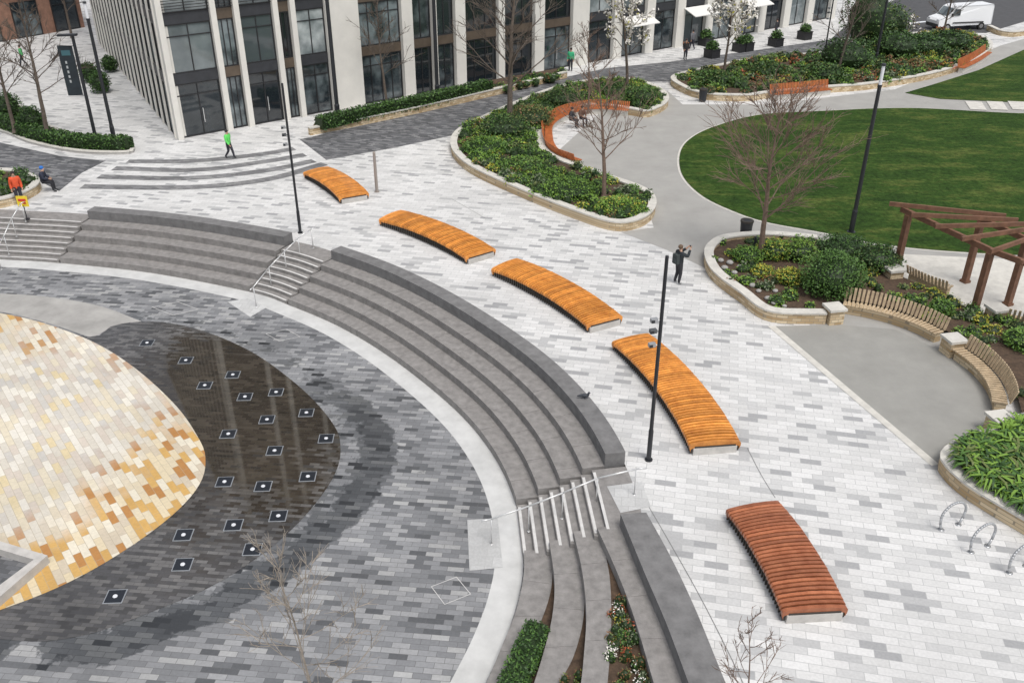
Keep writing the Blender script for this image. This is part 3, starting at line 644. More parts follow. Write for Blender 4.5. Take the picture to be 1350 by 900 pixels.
def pier(x,y,label='square stone pier with pale cap ending planter wall'):
    p=G(x,y);t=thing('stone_pier',p,label,'pier',group='stone piers between the curved benches')
    m=M();m.box((p.x,p.y,.3),(.6,.6,.6),.2);emit(m,'wall_body',STONE,t);m=M();m.box((p.x,p.y,.65),(.72,.72,.1),.2);emit(m,'coping',CONCL,t)
for x,y in [(1097,424),(1253,466),(1313,572),(1175,372),(1310,425)]: pier(x,y)
def pergola():
    A_=[G(1180,362),G(1282,418)];B_=[G(1272,372),G(1328,402)]
    A_.append(A_[1]+(A_[1]-A_[0])*.8+Vector((.8,0,0)));B_.append(B_[1]+(B_[1]-B_[0])*1.2)
    A_=[Vector((p.x,p.y,0)) for p in A_];B_=[Vector((p.x,p.y,0)) for p in B_]
    t=thing('pergola',A_[0],'weathered brown timber pergola with angled rafters','pergola')
    for p in A_+B_:
        m=M();m.box((p.x,p.y,1.4),(.23,.23,2.8),.4);m.box((p.x,p.y,.06),(.32,.32,.12),.4);emit(m,'post',CORTEN,t)
    def beam(a,b,z,w,h,nm):
        d=(b-a);d.z=0;L_=d.length;d.normalize();n_=Vector((-d.y,d.x,0));m=M();m.obox(a,d,n_,0,L_,-w/2,w/2,z,z+h);emit(m,nm,CORTEN,t)
    for Q in(A_,B_):
        for j,(a,b) in enumerate(zip(Q,Q[1:])):
            d=(b-a).normalized();beam(a-d*(.45 if j==0 else -.09),b+d*(.08 if j==0 else .4),2.801,.14,.22,'beam')
    for k in range(8):
        u=-.04+k*.145;a=A_[0].lerp(A_[1],u*2) if u<.5 else A_[1].lerp(A_[2],u*2-1);b=B_[0].lerp(B_[1],u*2) if u<.5 else B_[1].lerp(B_[2],u*2-1)
        d=(b-a).normalized();beam(a-d*.6,b+d*1.0,3.025,.10,.18,'rafter')
pergola()
def hoop(x0,y0,x1,y1):
    a,b=G(x0,y0),G(x1,y1);c=(a+b)/2;d=(b-a);r=.42;d.normalize()
    pts=[c+d*(-math.cos(k*math.pi/16)*r)+Vector((0,0,.45+math.sin(k*math.pi/16)*r)) for k in range(17)]
    pts=[c-d*r*.72+Vector((0,0,0)),c-d*r*.93+Vector((0,0,.22))]+pts+[c+d*r*.93+Vector((0,0,.22)),c+d*r*.72]
    m=M();m.path(pts,.036,10);m.tube(pts[0],pts[0]+Vector((0,0,.01)),.09,.09,10);m.tube(pts[-1],pts[-1]+Vector((0,0,.01)),.09,.09,10)
    emit(m,'cycle_stand',STEELD,None,Vector((c.x,c.y,0)),smooth=True,label='stainless steel rounded hoop cycle stand on pale paving',cat='bike rack',group='steel cycle stands')
hoop(1236,699,1268,690);hoop(1276,729,1306,718);hoop(1325,757,1358,744)
# ---------------------------------------------------------------- poles
WHITEP=mat('pale lamp head',(.75,.76,.78),.3);FLOOD=mat('dark grey floodlight',(.10,.105,.11),.4)
def lamp(x,y,h,r,label,head='led',z0=0,name='street_lamp'):
    p=G(x,y,z0);t=thing(name,p,label,'street lamp');m=M()
    m.tube(p,p+Vector((0,0,1.1)),r*1.25,r*1.25,12);m.tube(p+Vector((0,0,1.1)),p+Vector((0,0,1.18)),r*1.25,r,12);m.tube(p+Vector((0,0,1.18)),p+Vector((0,0,h)),r,r*.85,12);m.tube(p,p+Vector((0,0,.04)),r*2.1,r*2.1,12)
    emit(m,'pole',BLACK,t,smooth=False)
    tp=p+Vector((0,0,h))
    if head=='led':
        m=M();m.tube(tp,tp+Vector((0,0,.12)),r,r,10,0);m.tube(tp+Vector((0,0,.12)),tp+Vector((0,0,.95)),r*.75,r*.75,10,1);m.tube(tp+Vector((0,0,.95)),tp+Vector((0,0,1.05)),r*1.1,r*.9,10,0)
        emit(m,'lamp_head',[BLACK,WHITEP],t)
    elif head=='cam':
        for dz,dx,ml_ in((-2.0,-.2,STEELD),(-2.35,-.2,FLOOD),(-2.8,-.2,STEELD)):
            m=M();q=tp+Vector((dx,.02,dz));m.box(q,(.2,.13,.12),.3,0);m.tube(tp+Vector((0,0,dz)),q,.022,.022,6,0);m.box(q+Vector((-.03,-.085,-.01)),(.1,.03,.08),.3,1);emit(m,'floodlight',[ml_,BLACK],t)
lamp(855,606,6.9,.06,'slim black pole with small floodlights beside timber bench','cam')
lamp(396,307,7.2,.06,'slim black pole with small floodlights near stairs','cam')
lamp(1122,306,7.0,.10,'black lamp post with slender pale lamp head beside lawn','led')
lamp(152,190,7.4,.11,'black lamp post with slender lamp head on pale paving')
lamp(577,133,9.5,.14,'tall black lamp post with thick base near office facade')
lamp(446,160,9.5,.14,'tall black lamp post in front of glazed office')
lamp(1153,88,7.5,.11,'black lamp post rising from shrub bed')
lamp(1083,96,7.0,.06,'slim black pole beside shrub bed','cam')
p=G(128,190);t=thing('banner_pole',p,'black angled pole carrying dark vertical banner','banner')
m=M();m.tube(p,p+Vector((0,0,6.6)),.11,.09,12);m.tube(p,p+Vector((0,0,.05)),.2,.2,12);m.box(p+Vector((-.25,-.1,6.6)),(1.1,.35,.1),.2);emit(m,'pole',BLACK,t)
BAN=mat('near black banner',(.018,.026,.032),.6,ns=2,na=.3);TEAL=mat('muted teal print',(.05,.13,.15),.6);BPR=mat('pale print',(.4,.42,.42),.6)
m=M();m.box(p+Vector((-.62,0,4.5)),(.85,.03,2.9),.15,0);m.box(p+Vector((-.62,-.022,5.55)),(.5,.01,.3),.15,1)
for k in range(5): m.box(p+Vector((-.72,-.03,5.0-k*.28)),(.1,.01,.16),.15,2)
emit(m,'banner',[BAN,TEAL,BPR],t)
m=M();m.tube(p+Vector((0,0,5.95)),p+Vector((-1.05,0,5.97)),.02,.02,6);emit(m,'bracket',BLACK,t)
m=M();m.tube(p+Vector((0,0,3.03)),p+Vector((-1.05,0,3.04)),.02,.02,6);emit(m,'bracket',BLACK,t)
p=G(497,253);m=M();m.tube(p,p+Vector((0,0,2.2)),.09,.075,14);m.tube(p+Vector((0,0,2.2)),p+Vector((0,0,2.24)),.085,.06,14);m.tube(p,p+Vector((0,0,.03)),.14,.14,14)
emit(m,'metal_post',mat('warm grey metal',(.34,.30,.27),.4,metal=.4),None,p,label='short round grey metal post standing on pale paving',cat='post')
def bin_(x,y,label):
    p=G(x,y);t=thing('litter_bin',p,label,'bin');m=M();m.tube(p+Vector((0,0,.06)),p+Vector((0,0,.85)),.25,.3,18);m.tube(p,p+Vector((0,0,.06)),.2,.2,18);emit(m,'bin_body',BLACK,t)
    m=M();m.tube(p+Vector((0,0,.85)),p+Vector((0,0,.93)),.32,.31,18,0);m.tube(p+Vector((0,0,.93)),p+Vector((0,0,.935)),.17,.17,14,1);emit(m,'rim',[DSTEEL,BLACK],t)
bin_(982,314,'round black litter bin at edge of path');bin_(926,134,'round black litter bin beside planter wall')
def bollard(x,y):
    p=G(x,y);m=M();m.tube(p,p+Vector((0,0,.95)),.06,.06,12);m.tube(p+Vector((0,0,.95)),p+Vector((0,0,1.0)),.065,.03,12);m.tube(p+Vector((0,0,.8)),p+Vector((0,0,.85)),.067,.067,12);emit(m,'bollard',BLACK,None,p,label='slim black bollard with domed cap',cat='bollard')
bollard(993,338)
# ---------------------------------------------------------------- trees
def tree(base_,h,spread,seed,label,bark=BARK,tr=.13,nb=18,blossom=0,clear=.3,sub=6,tw=4,twr=.012):
    R=random.Random(seed);t=thing('bare_tree' if not blossom else 'blossom_tree',base_,label,'tree')
    mt=M();mc_=M();tips=[]
    def seg(m,p,d,L_,r0,r1,k,wob,up_):
        pts=[p]
        for i in range(k):
            d=(d+Vector((R.uniform(-wob,wob),R.uniform(-wob,wob),R.uniform(-wob,wob)+up_))).normalized();q=pts[-1]+d*(L_/k)
            a=r0+(r1-r0)*i/k;b=r0+(r1-r0)*(i+1)/k;m.tube(pts[-1],q,a,b,7 if r0>.05 else (4 if r0>.02 else 3),0,caps=False);pts.append(q)
        return pts,d
    def at(pts,u):
        x=u*(len(pts)-1);i=min(int(x),len(pts)-2);return pts[i].lerp(pts[i+1],x-i),(pts[i+1]-pts[i]).normalized()
    tp,_=seg(mt,Vector(base_),Vector((0,0,1)),h*.96,tr,tr*.12,10,.06,.05)
    mt.tube(base_,Vector(base_)+Vector((0,0,.25)),tr*1.5,tr*1.02,8,0,caps=False)
    for b in range(nb):
        u=clear+(.97-clear)*(b+R.random())/nb;p,dd=at(tp,u);az=b*2.4+R.uniform(-.4,.4)
        el=R.uniform(.25,.7)+u*.35;d=Vector((math.cos(az)*math.cos(el),math.sin(az)*math.cos(el),math.sin(el)))
        L_=spread*(1.05-.75*max(0,(u-clear)/(1-clear)))*R.uniform(.75,1.1);r=tr*.33*(1.15-u)
        bpts,_=seg(mc_,p,d,L_,max(r,twr*1.6),twr,5,.16,.05)
        for s in range(sub):
            p2,d2=at(bpts,R.uniform(.2,1));d3=(d2+Vector((R.uniform(-1,1),R.uniform(-1,1),R.uniform(-.5,.8)))*.75).normalized()
            sp,_=seg(mc_,p2,d3,L_*R.uniform(.25,.5),twr*1.4,twr*.8,3,.2,.04)
            for w in range(tw):
                p3,d4=at(sp,R.uniform(.2,1));d5=(d4+Vector((R.uniform(-1,1),R.uniform(-1,1),R.uniform(-.5,.7)))*.8).normalized()
                tq,_=seg(mc_,p3,d5,L_*R.uniform(.1,.24),twr,twr*.5,2,.2,.03);tips+= tq
    emit(mt,'trunk',bark,t);emit(mc_,'crown',bark,t)
    if blossom:
        idx=[R.randrange(len(tips)) for _ in range(blossom)];c=np.array([tips[i] for i in idx])+rng.normal(size=(blossom,3))*.06
        leafmesh('blossom',c,rng.uniform(.08,.17,blossom),np.where(rng.random(blossom)<.9,6,3),LG,parent=t,flat=0)
tree(G(510,140,.3),7.2,2.4,1,'bare slender tree in front of office window',nb=16,tr=.1,twr=.013)
tree(G(671,166,.3),11.5,4.2,2,'tall bare spreading tree in long planter',nb=26,tr=.2,sub=7,tw=5,twr=.015,clear=.22)
tree(G(796,262,.3),6.6,2.8,3,'bare brown tree at end of planter',bark=BARK2,nb=20,sub=7,tw=4,twr=.012,clear=.3)
tree(G(1002,338,.3),7.3,4.0,4,'wide spreading bare tree with fine pale brown twigs',bark=BARK2,nb=28,sub=8,tw=6,tr=.14,twr=.0115,clear=.25)
tree(G(64,182,.3),8.6,3.0,5,'tall bare street tree beside banner pole',nb=20,tr=.15,twr=.014)
tree(G(20,175,.3),7.6,2.6,6,'bare street tree above clipped hedge',nb=18,tr=.13,twr=.014)
tree(G(-10,130,0),9,3.0,16,'bare street tree on pale paving',nb=18,tr=.14,twr=.015)
tree(G(95,50,0),8,2.6,17,'bare tree near brick building',nb=14,tr=.13,twr=.018)
tree(G(826,122,.3),8.6,2.8,7,'blossoming tree with pale flowers in planter',nb=18,tr=.13,blossom=1500,twr=.014)
tree(G(954,106,.3),8.0,2.6,8,'blossoming tree with pale flowers in shrub bed',nb=18,tr=.12,blossom=2000,twr=.014)
tree(G(1105,98,.3),7.5,2.6,9,'bare tree in the long shrub bed',nb=18,tr=.13,twr=.015)
tree(G(1240,62,.3),7.0,2.4,10,'bare tree behind shrubs near road',nb=16,tr=.12,twr=.015)
tree(G(1200,60,.3),2.6,1.0,18,'small staked sapling in shrub bed',nb=10,tr=.05,twr=.012,blossom=60)
tree(G(775,150,.3),6.0,2.4,19,'bare multi twig tree beside red bench',bark=BARK2,nb=16,tr=.08,twr=.012)
tree(Vector((-4.0,12.6,ZL)),6.9,2.1,11,'bare slender tree with pale twigs beside lower plaza',bark=BARKP,nb=18,sub=5,tw=4,tr=.05,twr=.0062,clear=.4)
tree(Vector((4.65,11.9,0)),4.8,1.2,12,'bare slender tree with pale twigs on upper paving',bark=BARK2,nb=14,sub=5,tw=3,tr=.04,twr=.0055,clear=.4)
# ---------------------------------------------------------------- left hedges & beds
lb=[(-150,165),(-60,168),(0,175),(40,190),(100,202),(165,204),(178,198),(165,190),(110,182),(60,165),(20,140),(-100,130)]
planter_wall(GP(lb),True,'low pale kerb around clipped hedge bed',h=.2,w=.25,body=CONC)
sheet('planting_soil',crom(GP(lb),.4,True),.12,SOIL)
hedge(GP([(-60,160),(0,168),(40,182),(95,195),(155,199),(172,196)],0),1.0,.75,.12,'low clipped evergreen hedge curving along planter edge',dens=120,size=.09,sp=(0,0,1))
ground_cover('ground_cover_plants',GP([(0,150),(60,166),(110,182),(155,190),(90,190),(40,178),(0,162)],0),.12,1.4,(.3,.5),(.25,.5),.09,[(0,.3),(1,.3),(4,.15),(3,.25)],per=80)
for x,y,r in [(14,160,.95),(46,176,.85),(-8,158,.8),(134,122,.75),(120,108,.7),(146,95,.6)]:
    shrub(G(x,y,0),r,r*1.9,(0,1,0),'clipped round topiary ball of dark evergreen leaves',n_=1300,size=.08,name='topiary',z0=.1)
lb2=[(-120,232),(0,232),(35,236),(56,248),(40,262),(0,275),(-120,290)]
ib=bed(lb2,'low pale planter wall beside broad stairs',h=.5);ground_cover('ground_cover_plants',ib,.38,3,(.3,.5),(.3,.45),.08,[(0,.4),(1,.4),(2,.2)],per=90)
planter_wall(GP([(410,179),(480,165),(560,148),(650,127),(748,103)]),False,'long low stone planter wall with pale coping beside hedge',flip=1,w=.35,h=.5)
sheet('planting_soil',GP([(410,177),(560,146),(748,101),(742,94),(640,112),(500,148),(418,164)]),.3,SOIL)
hedge(GP([(421,170),(480,156),(560,139),(645,119)],0.3),1.0,.75,.3,'long clipped dark green hedge behind stone wall',dens=120,size=.09,sp=(0,0,1))
ground_cover('ground_cover_plants',GP([(648,124),(745,101),(740,94),(648,113)],.3),.3,2,(.3,.5),(.3,.5),.09,[(0,.4),(1,.3),(5,.2),(8,.1)],per=80)
# ---------------------------------------------------------------- office building
P0=G(235,185);P0.z=0;d1=(G(745,90)-G(235,185));d1.z=0;d1.normalize();n1=Vector((d1.y,-d1.x,0))
d2=(G(125,50)-G(235,185));d2.z=0;d2.normalize();n2=Vector((d2.y,-d2.x,0));n2=-n2 if n2.dot(Vector((-1,-.5,0)))<0 else n2
HB=33.0
B=thing('office_building',P0,'glazed office block with cream stone fins and dark spandrels','building')
w=M()
def inset(k):
    den=n1.x*n2.y-n1.y*n2.x
    return P0+Vector(((-k*n2.y+k*n1.y)/den,(-k*n1.x+k*n2.x)/den,0))
def shell(k,z0,z1,mi):
    c=inset(k);e1=P0+d1*70-n1*k;e2=P0+d2*36-n2*k
    w.prism([e1,e1-n1*12,c+d1*14+d2*14,e2-n2*10,e2,c],z0,z1,mi)
shell(.62,0,HB,1)
shell(-.2,HB+.02,HB+.6,0)
FLOORS=[(0.0,3.35),(3.95,6.9),(7.5,10.5),(11.1,14.1),(14.7,17.7)]
def window(P,d,n_,s0,s1,z0,z1,door=False,o=-.3,mull=1,gl=None):
    m=M();fw=.08
    m.obox(P,d,n_,s0,s0+fw,o-.06,o+.05,z0,z1,0);m.obox(P,d,n_,s1-fw,s1,o-.06,o+.05,z0,z1,0)
    m.obox(P,d,n_,s0+fw,s1-fw,o-.06,o+.05,z1-fw,z1,0);m.obox(P,d,n_,s0+fw,s1-fw,o-.06,o+.05,z0,z0+fw,0)
    wd=s1-s0
    for k in range(mull):
        c=s0+wd*(k+1)/(mull+1);m.obox(P,d,n_,c-.03,c+.03,o-.05,o+.04,z0+fw,z1-fw,0)
    if wd>1.8: m.obox(P,d,n_,s0+fw,s1-fw,o-.045,o+.035,z1-.75,z1-.69,0)
    org=P+d*((s0+s1)/2);org.z=z0
    f=emit(m,'door' if door else 'window',FRAME,B,origin=org)
    m=M();m.obox(P,d,n_,s0+fw,s1-fw,o-.03,o-.01,z0+fw,z1-fw);emit(m,'glass',gl or (GLASS if z0<3 else GLASS2),f)
    if door:
        m=M();c=(s0+s1)/2;m.obox(P,d,n_,c+.1,c+.14,o+.06,o+.1,.8,1.7);emit(m,'handle',STEEL,f)
fins1=[.2,3.5,5.0,7.6,8.8,11.3]
FW=.36
for i,s in enumerate(fins1): w.obox(P0,d1,n1,s-FW/2,s+FW/2,-.6,.10,0,HB)
w.obox(P0,d1,n1,11.482,13.6,-.6,.08,0,HB,0)
def bay(P,d,n_,a,b,floors=3,door=False,mull=1,gl=None,o=-.3,spm=1):
    for k in range(floors):
        z0,z1=FLOORS[k]
        window(P,d,n_,a,b,z0+.02,z1,door=(door and k==0),mull=mull,gl=gl,o=o)
        w.obox(P,d,n_,a,b,-.6,o+.08,z1+.002,FLOORS[k+1][0]+.018,spm)
    w.obox(P,d,n_,a,b,-.6,o+.1,FLOORS[floors-1][1]+.62,HB,1)
for i,(a,b) in enumerate(zip(fins1,fins1[1:])):
    if b-a<2: bay(P0,d1,n1,a+FW/2,b-FW/2,mull=2,gl=GLASS,spm=2)
    else: bay(P0,d1,n1,a+FW/2,b-FW/2,door=(i in(0,2)),mull=1,o=-.25)
for a,b in zip(fins1,fins1[1:]):
    m=M();
    m.obox(P0,d1,n1,a+FW/2,a+FW/2+.04,-.12,-.06,7.5,8.6)
    for k in range(6): m.obox(P0,d1,n1,a+FW/2,b-FW/2,-.11,-.07,7.6+k*.16,7.64+k*.16)
    emit(m,'railing',FRAME,B)
segs=[(13.6,17.0,3,0),(17.9,19.6,1,0),(19.95,21.6,1,0),(22.5,25.6,2,0),(26.2,29.2,2,0),(30.2,33.2,1,1)]
for a,b,mu,dr in segs:
    bay(P0,d1,n1,a,b,door=bool(dr),mull=mu,gl=GLASS,spm=2)
for a,b in ((17.0,17.9),(19.6,19.95),(21.6,22.5),(25.6,26.2),(29.2,30.2),(33.2,35.0)): w.obox(P0,d1,n1,a,b,-.6,.12,0,HB,0)
s=35.0
AWN=mat('pale awning canvas',(.7,.69,.66),.8);k=0
while s<68:
    e=s+2.9;bay(P0,d1,n1,s,e,floors=2,door=(k%3==1),mull=1,gl=(GLASS2 if k%2 else None));w.obox(P0,d1,n1,e,e+1.0,-.6,.12,0,HB,0)
    if k in(1,3,5):
        m=M();q=[P0+d1*a+n1*o_ for a,o_ in((s-.2,.13),(e+.2,.13),(e+.2,1.5),(s-.2,1.5))]
        zz=(3.3,3.3,2.75,2.75)
        m.hexa([Vector((c.x,c.y,z)) for c,z in zip(q,zz)]+[Vector((c.x,c.y,z+.06)) for c,z in zip(q,zz)]);emit(m,'awning',AWN,B)
    s=e+1.0;k+=1
s=.45
while s<34:
    w.obox(P0,d2,n2,s-.13,s+.13,-.6,.10,0,HB-.01)
    bay(P0,d2,n2,s+.13,s+1.87,floors=3,mull=0,o=-.06,gl=GLASS2 if random.random()<.6 else GLASS)
    s+=2.0
w.obox(P0,d2,n2,s-.13,s+.13,-.6,.10,0,HB-.01)
emit(w,'wall',[CREAM,SPAN,BRONZE],B)
Q0=G(-170,85);Q0.z=0;q=(G(112,36)-G(-170,85));q.z=0;LB=q.length;q.normalize();nq=Vector((q.y,-q.x,0))
BB=thing('brick_building',Q0,'terracotta brick building with dark shopfront openings','building')
m=M();m.obox(Q0,q,nq,0,LB,-12,0,0,14,0);emit(m,'wall',BRICK,BB)
m=M();m.obox(Q0,q,nq,0,LB,.002,.2,3.9,4.3,0);emit(m,'cornice',CREAM,BB)
B_save=B;B=BB
s=1.0
while s<LB-3:
    window(Q0,q,nq,s,s+2.6,0.02,3.2,o=.07,mull=1);window(Q0,q,nq,s+.3,s+2.2,5.2,7.6,o=.07,mull=1);s+=4.0
B=B_save
PLB=mat('black planter',(.02,.02,.022),.5)
for x,y in [(938,76),(975,68),(983,67),(1022,61),(1060,52),(930,60)]:
    p=G(x,y);t=thing('potted_plant',p,'square black planter with leafy green shrub by shopfront','potted plant',group='planters by the shopfronts')
    m=M();m.box(p+Vector((0,0,.35)),(1.0,1.0,.7),.6,0);m.box(p+Vector((0,0,.7)),(1.08,1.08,.08),.6,0);emit(m,'pot',PLB,t)
    c,s_=dome((p.x,p.y,.8),.55,.55,.6,350,.1);core=M();core.ball((p.x,p.y,.85),.4);leafmesh('plant',c,s_,np.where(rng.random(350)<.6,0,1),LG,parent=t,core=core)
ASPH=mat('asphalt road',(.07,.07,.073),.9,ns=1.5,na=.2,pos=True)
sheet('road',GP([(1095,52),(1210,42),(1300,44),(1420,8),(1600,-60),(1300,-60),(1120,30)],0),.006,ASPH)
sheet('white_road_line',GP([(1130,38),(1220,28),(1221,29.5),(1131,40)],0),.010,WHITEP)
planter_wall(GP([(1305,40),(1330,48),(1370,40),(1420,20)]),False,'curved low stone wall beside road end',flip=-1)
# ---------------------------------------------------------------- van
def van():
    WV=mat('white van paint',(.78,.79,.8),.3);TY=mat('tyre rubber',(.02,.02,.02),.8);HUB=mat('grey wheel hub',(.35,.35,.36),.4,metal=.5);HL=mat('headlight glass',(.6,.62,.65),.15);TR=mat('black plastic trim',(.03,.03,.03),.6)
    p=G(1262,38);t=thing('parked_van',p,'white panel van parked on the road beyond the beds','van')
    ang=math.radians(12);R=Matrix.Rotation(ang,3,'Z')
    T=lambda x,y,z:p+R@Vector((x,y,z))
    prof=[(-2.9,.45),(-2.95,.95),(-2.75,1.15),(-2.05,1.35),(-1.45,2.1),(-1.1,2.28),(2.8,2.35),(2.9,2.2),(2.95,.5)]
    m=M();n_=len(prof);vs=[]
    for yy in(-.95,-1.0,1.0,.95):
        for x,z in prof: vs.append(T(x,yy*(1 if z<1.3 else .93),z))
    fs=[tuple(range(n_)),tuple(range(3*n_,4*n_))[::-1]]
    for L_ in range(3):
        for j in range(n_): fs.append((L_*n_+j,L_*n_+(j+1)%n_,(L_+1)*n_+(j+1)%n_,(L_+1)*n_+j))
    m.add(vs,fs);emit(m,'body',WV,t)
    m=M();m.add([T(-2.03,-.82,1.38),T(-2.03,.82,1.38),T(-1.47,.8,2.08),T(-1.47,-.8,2.08)],[(0,1,2,3)])
    m.v=[tuple(Vector(v)+R@Vector((-.02,0,.02))) for v in m.v];emit(m,'windscreen',GLASS,t)
    for sy in(-1,1):
        m=M();y=sy*1.003;m.add([T(-1.75,y,1.42),T(-.75,y,1.42),T(-.75,y*.945,2.02),T(-1.35,y*.945,2.02)],[(0,1,2,3)]);emit(m,'side_window',GLASS,t)
        m=M();m.box(T(-1.7,sy*1.12,1.5),(.12,.2,.28),ang);emit(m,'mirror',TR,t)
        m=M();m.box(T(-2.86,sy*.72,.98),(.14,.34,.22),ang);emit(m,'headlight',HL,t)
        m=M();m.box(T(.3,sy*1.005,.75),(3.4,.02,.12),ang);emit(m,'side_trim',TR,t)
        for x in(-1.9,1.85):
            m=M();m.tube(T(x,sy*.78,.35),T(x,sy*1.02,.35),.35,.35,18);wh=emit(m,'wheel',TY,t)
            m=M();m.tube(T(x,sy*1.0,.35),T(x,sy*1.03,.35),.2,.2,14);emit(m,'hub',HUB,wh)
    m=M();m.box(T(-2.95,0,.5),(.12,1.85,.3),ang);emit(m,'bumper',TR,t)
van()
# ---------------------------------------------------------------- people
SKIN=mat('skin',(.45,.28,.2),.6)
def pm(n_,c): return mat(n_,c,.8,ns=6,na=.15)
def person(base_,yaw,label,top,pants,hair,J={},h=1.0,extra=None,shoe=(.03,.03,.03)):
    D={'pel':(0,0,.95),'sp':(0,0,1.12),'ch':(0,0,1.33),'nk':(0,0,1.48),'hd':(0,.015,1.59),'ht':(0,.01,1.69),'no':(0,.105,1.585)}
    for s,sx in(('L',-1),('R',1)):
        D.update({'sh'+s:(sx*.18,0,1.40),'el'+s:(sx*.23,-.03,1.13),'wr'+s:(sx*.24,.06,.9),'ha'+s:(sx*.24,.09,.82),'hp'+s:(sx*.09,0,.89),'kn'+s:(sx*.1,.03,.5),'an'+s:(sx*.1,-.02,.09),'to'+s:(sx*.12,.13,.04)})
    D.update(J);R_={'pel':.135,'sp':.125,'ch':.145,'nk':.055,'hd':.095,'ht':.07,'no':.018}
    for s in 'LR': R_.update({'sh'+s:.075,'el'+s:.052,'wr'+s:.034,'ha'+s:.034,'hp'+s:.1,'kn'+s:.066,'an'+s:.045,'to'+s:.036})
    E=[('pel','sp','t'),('sp','ch','t'),('ch','nk','t'),('nk','hd','s'),('hd','ht','s'),('hd','no','s')]
    for s in 'LR': E+= [('ch','sh'+s,'t'),('sh'+s,'el'+s,'t'),('el'+s,'wr'+s,'t'),('wr'+s,'ha'+s,'s'),('pel','hp'+s,'p'),('hp'+s,'kn'+s,'p'),('kn'+s,'an'+s,'p'),('an'+s,'to'+s,'b')]
    for s in 'LR':
        w_=Vector(D['wr'+s]);a=Vector(D['ha'+s]);d=(a-w_).normalized();side=d.cross(Vector((0,1,0)) if abs(d.y)<.8 else Vector((1,0,0))).normalized()
        fw=side.cross(d)
        for k,(o_,l_) in enumerate([(-.03,.06),(-.01,.072),(.01,.068),(.03,.052)]):
            D[f'f{k}{s}']=tuple(a+side*o_+d*.045);D[f'g{k}{s}']=tuple(a+side*o_*1.2+d*(.045+l_*.6)+fw*.02);R_[f'f{k}{s}']=.011;R_[f'g{k}{s}']=.009
            E+=[('ha'+s,f'f{k}{s}','s'),(f'f{k}{s}',f'g{k}{s}','s')]
        D['tb'+s]=tuple(w_.lerp(a,.5)-side*.05+d*.02);R_['tb'+s]=.012;E.append(('wr'+s,'tb'+s,'s'))
    keys=list(D);ix={k:i for i,k in enumerate(keys)}
    me=bpy.data.meshes.new('tmp');me.from_pydata([Vector(D[k])*h for k in keys],[(ix[a],ix[b]) for a,b,_ in E],[])
    ob=bpy.data.objects.new('tmp',me);COL.objects.link(ob);ob.modifiers.new('s','SKIN')
    sv=me.skin_vertices[0].data
    for k in keys: sv[ix[k]].radius=(R_[k]*h,R_[k]*h)
    sv[0].use_root=True
    sb=ob.modifiers.new('u','SUBSURF');sb.levels=1;sb.render_levels=1
    dg=bpy.context.evaluated_depsgraph_get();ev=ob.evaluated_get(dg);m2=bpy.data.meshes.new_from_object(ev)
    bpy.data.objects.remove(ob)
    mt={'t':pm('jacket',top),'p':pm('trousers',pants),'s':SKIN,'b':pm('shoes',shoe)};ml=['t','p','s','b']
    for k in ml:m2.materials.append(mt[k])
    segs_=[(np.array(D[a])*h,np.array(D[b])*h,ml.index(c)) for a,b,c in E]
    fm=[]
    for f in m2.polygons:
        c=np.array(f.center);best=1e9;bi=0
        for a,b,k in segs_:
            ab=b-a;tt=max(0,min(1,(c-a)@ab/(ab@ab)));dd=np.linalg.norm(c-a-tt*ab)
            if dd<best:best=dd;bi=k
        f.material_index=bi;f.use_smooth=True;fm.append(bi)
    body=bpy.data.objects.new('person',m2);link(body,None,Vector(base_));body.rotation_euler[2]=yaw
    props(body,label=label,cat='person')
    def cloth(code,nm,e):
        used={};vs=[];fs=[]
        for f,k in zip(m2.polygons,fm):
            if k==code:
                q=[]
                for vi in f.vertices:
                    if vi not in used: used[vi]=len(vs);v=m2.vertices[vi];vs.append(tuple(v.co+v.normal*e))
                    q.append(used[vi])
                fs.append(q)
        if not fs:return
        mm=bpy.data.meshes.new(nm);mm.from_pydata(vs,[],fs);mm.materials.append(mt[ml[code]])
        mm.polygons.foreach_set('use_smooth',[True]*len(fs))
        o=bpy.data.objects.new(nm,mm);COL.objects.link(o);o.parent=body
    cloth(0,'jacket',.022);cloth(1,'trousers',.012)
    hm=M();hd=Vector(D['ht'])*h;hm.ball((hd.x,hd.y-.025,hd.z-.02),.105*h,nu=12,nv=8,sc=(.95,1.02,.9))
    mm=bpy.data.meshes.new('hair');mm.from_pydata(hm.v,[],hm.f);mm.materials.append(pm('hair',hair));o=bpy.data.objects.new('hair',mm);COL.objects.link(o);o.parent=body
    if extra: extra(body,D,h)
    return body
def backpack(col):
    def f(body,D,h):
        m=M();m.box((0,-.2,1.22),(.3,.16,.42));m.box((0,-.29,1.14),(.22,.05,.22));m.box((-.1,.0,1.42),(.05,.36,.04))
        m.box((.1,.0,1.42),(.05,.36,.04))
        mm=bpy.data.meshes.new('backpack');mm.from_pydata(m.v,[],m.f);mm.materials.append(pm('pack',col));o=bpy.data.objects.new('backpack',mm);COL.objects.link(o);o.parent=body
    return f
photoJ={'elR':(.28,.18,1.30),'wrR':(.16,.36,1.5),'haR':(.12,.41,1.57),'elL':(-.26,.18,1.28),'wrL':(-.1,.36,1.48),'haL':(-.05,.41,1.55),'anL':(-.13,-.06,.09),'toL':(-.16,.09,.04)}
person(G(893,374),math.radians(-62),'person in dark coat raising a phone to photograph',(.02,.025,.03),(.025,.025,.03),(.12,.08,.05),photoJ,h=1.04,extra=backpack((.04,.05,.05)),shoe=(.3,.3,.3))
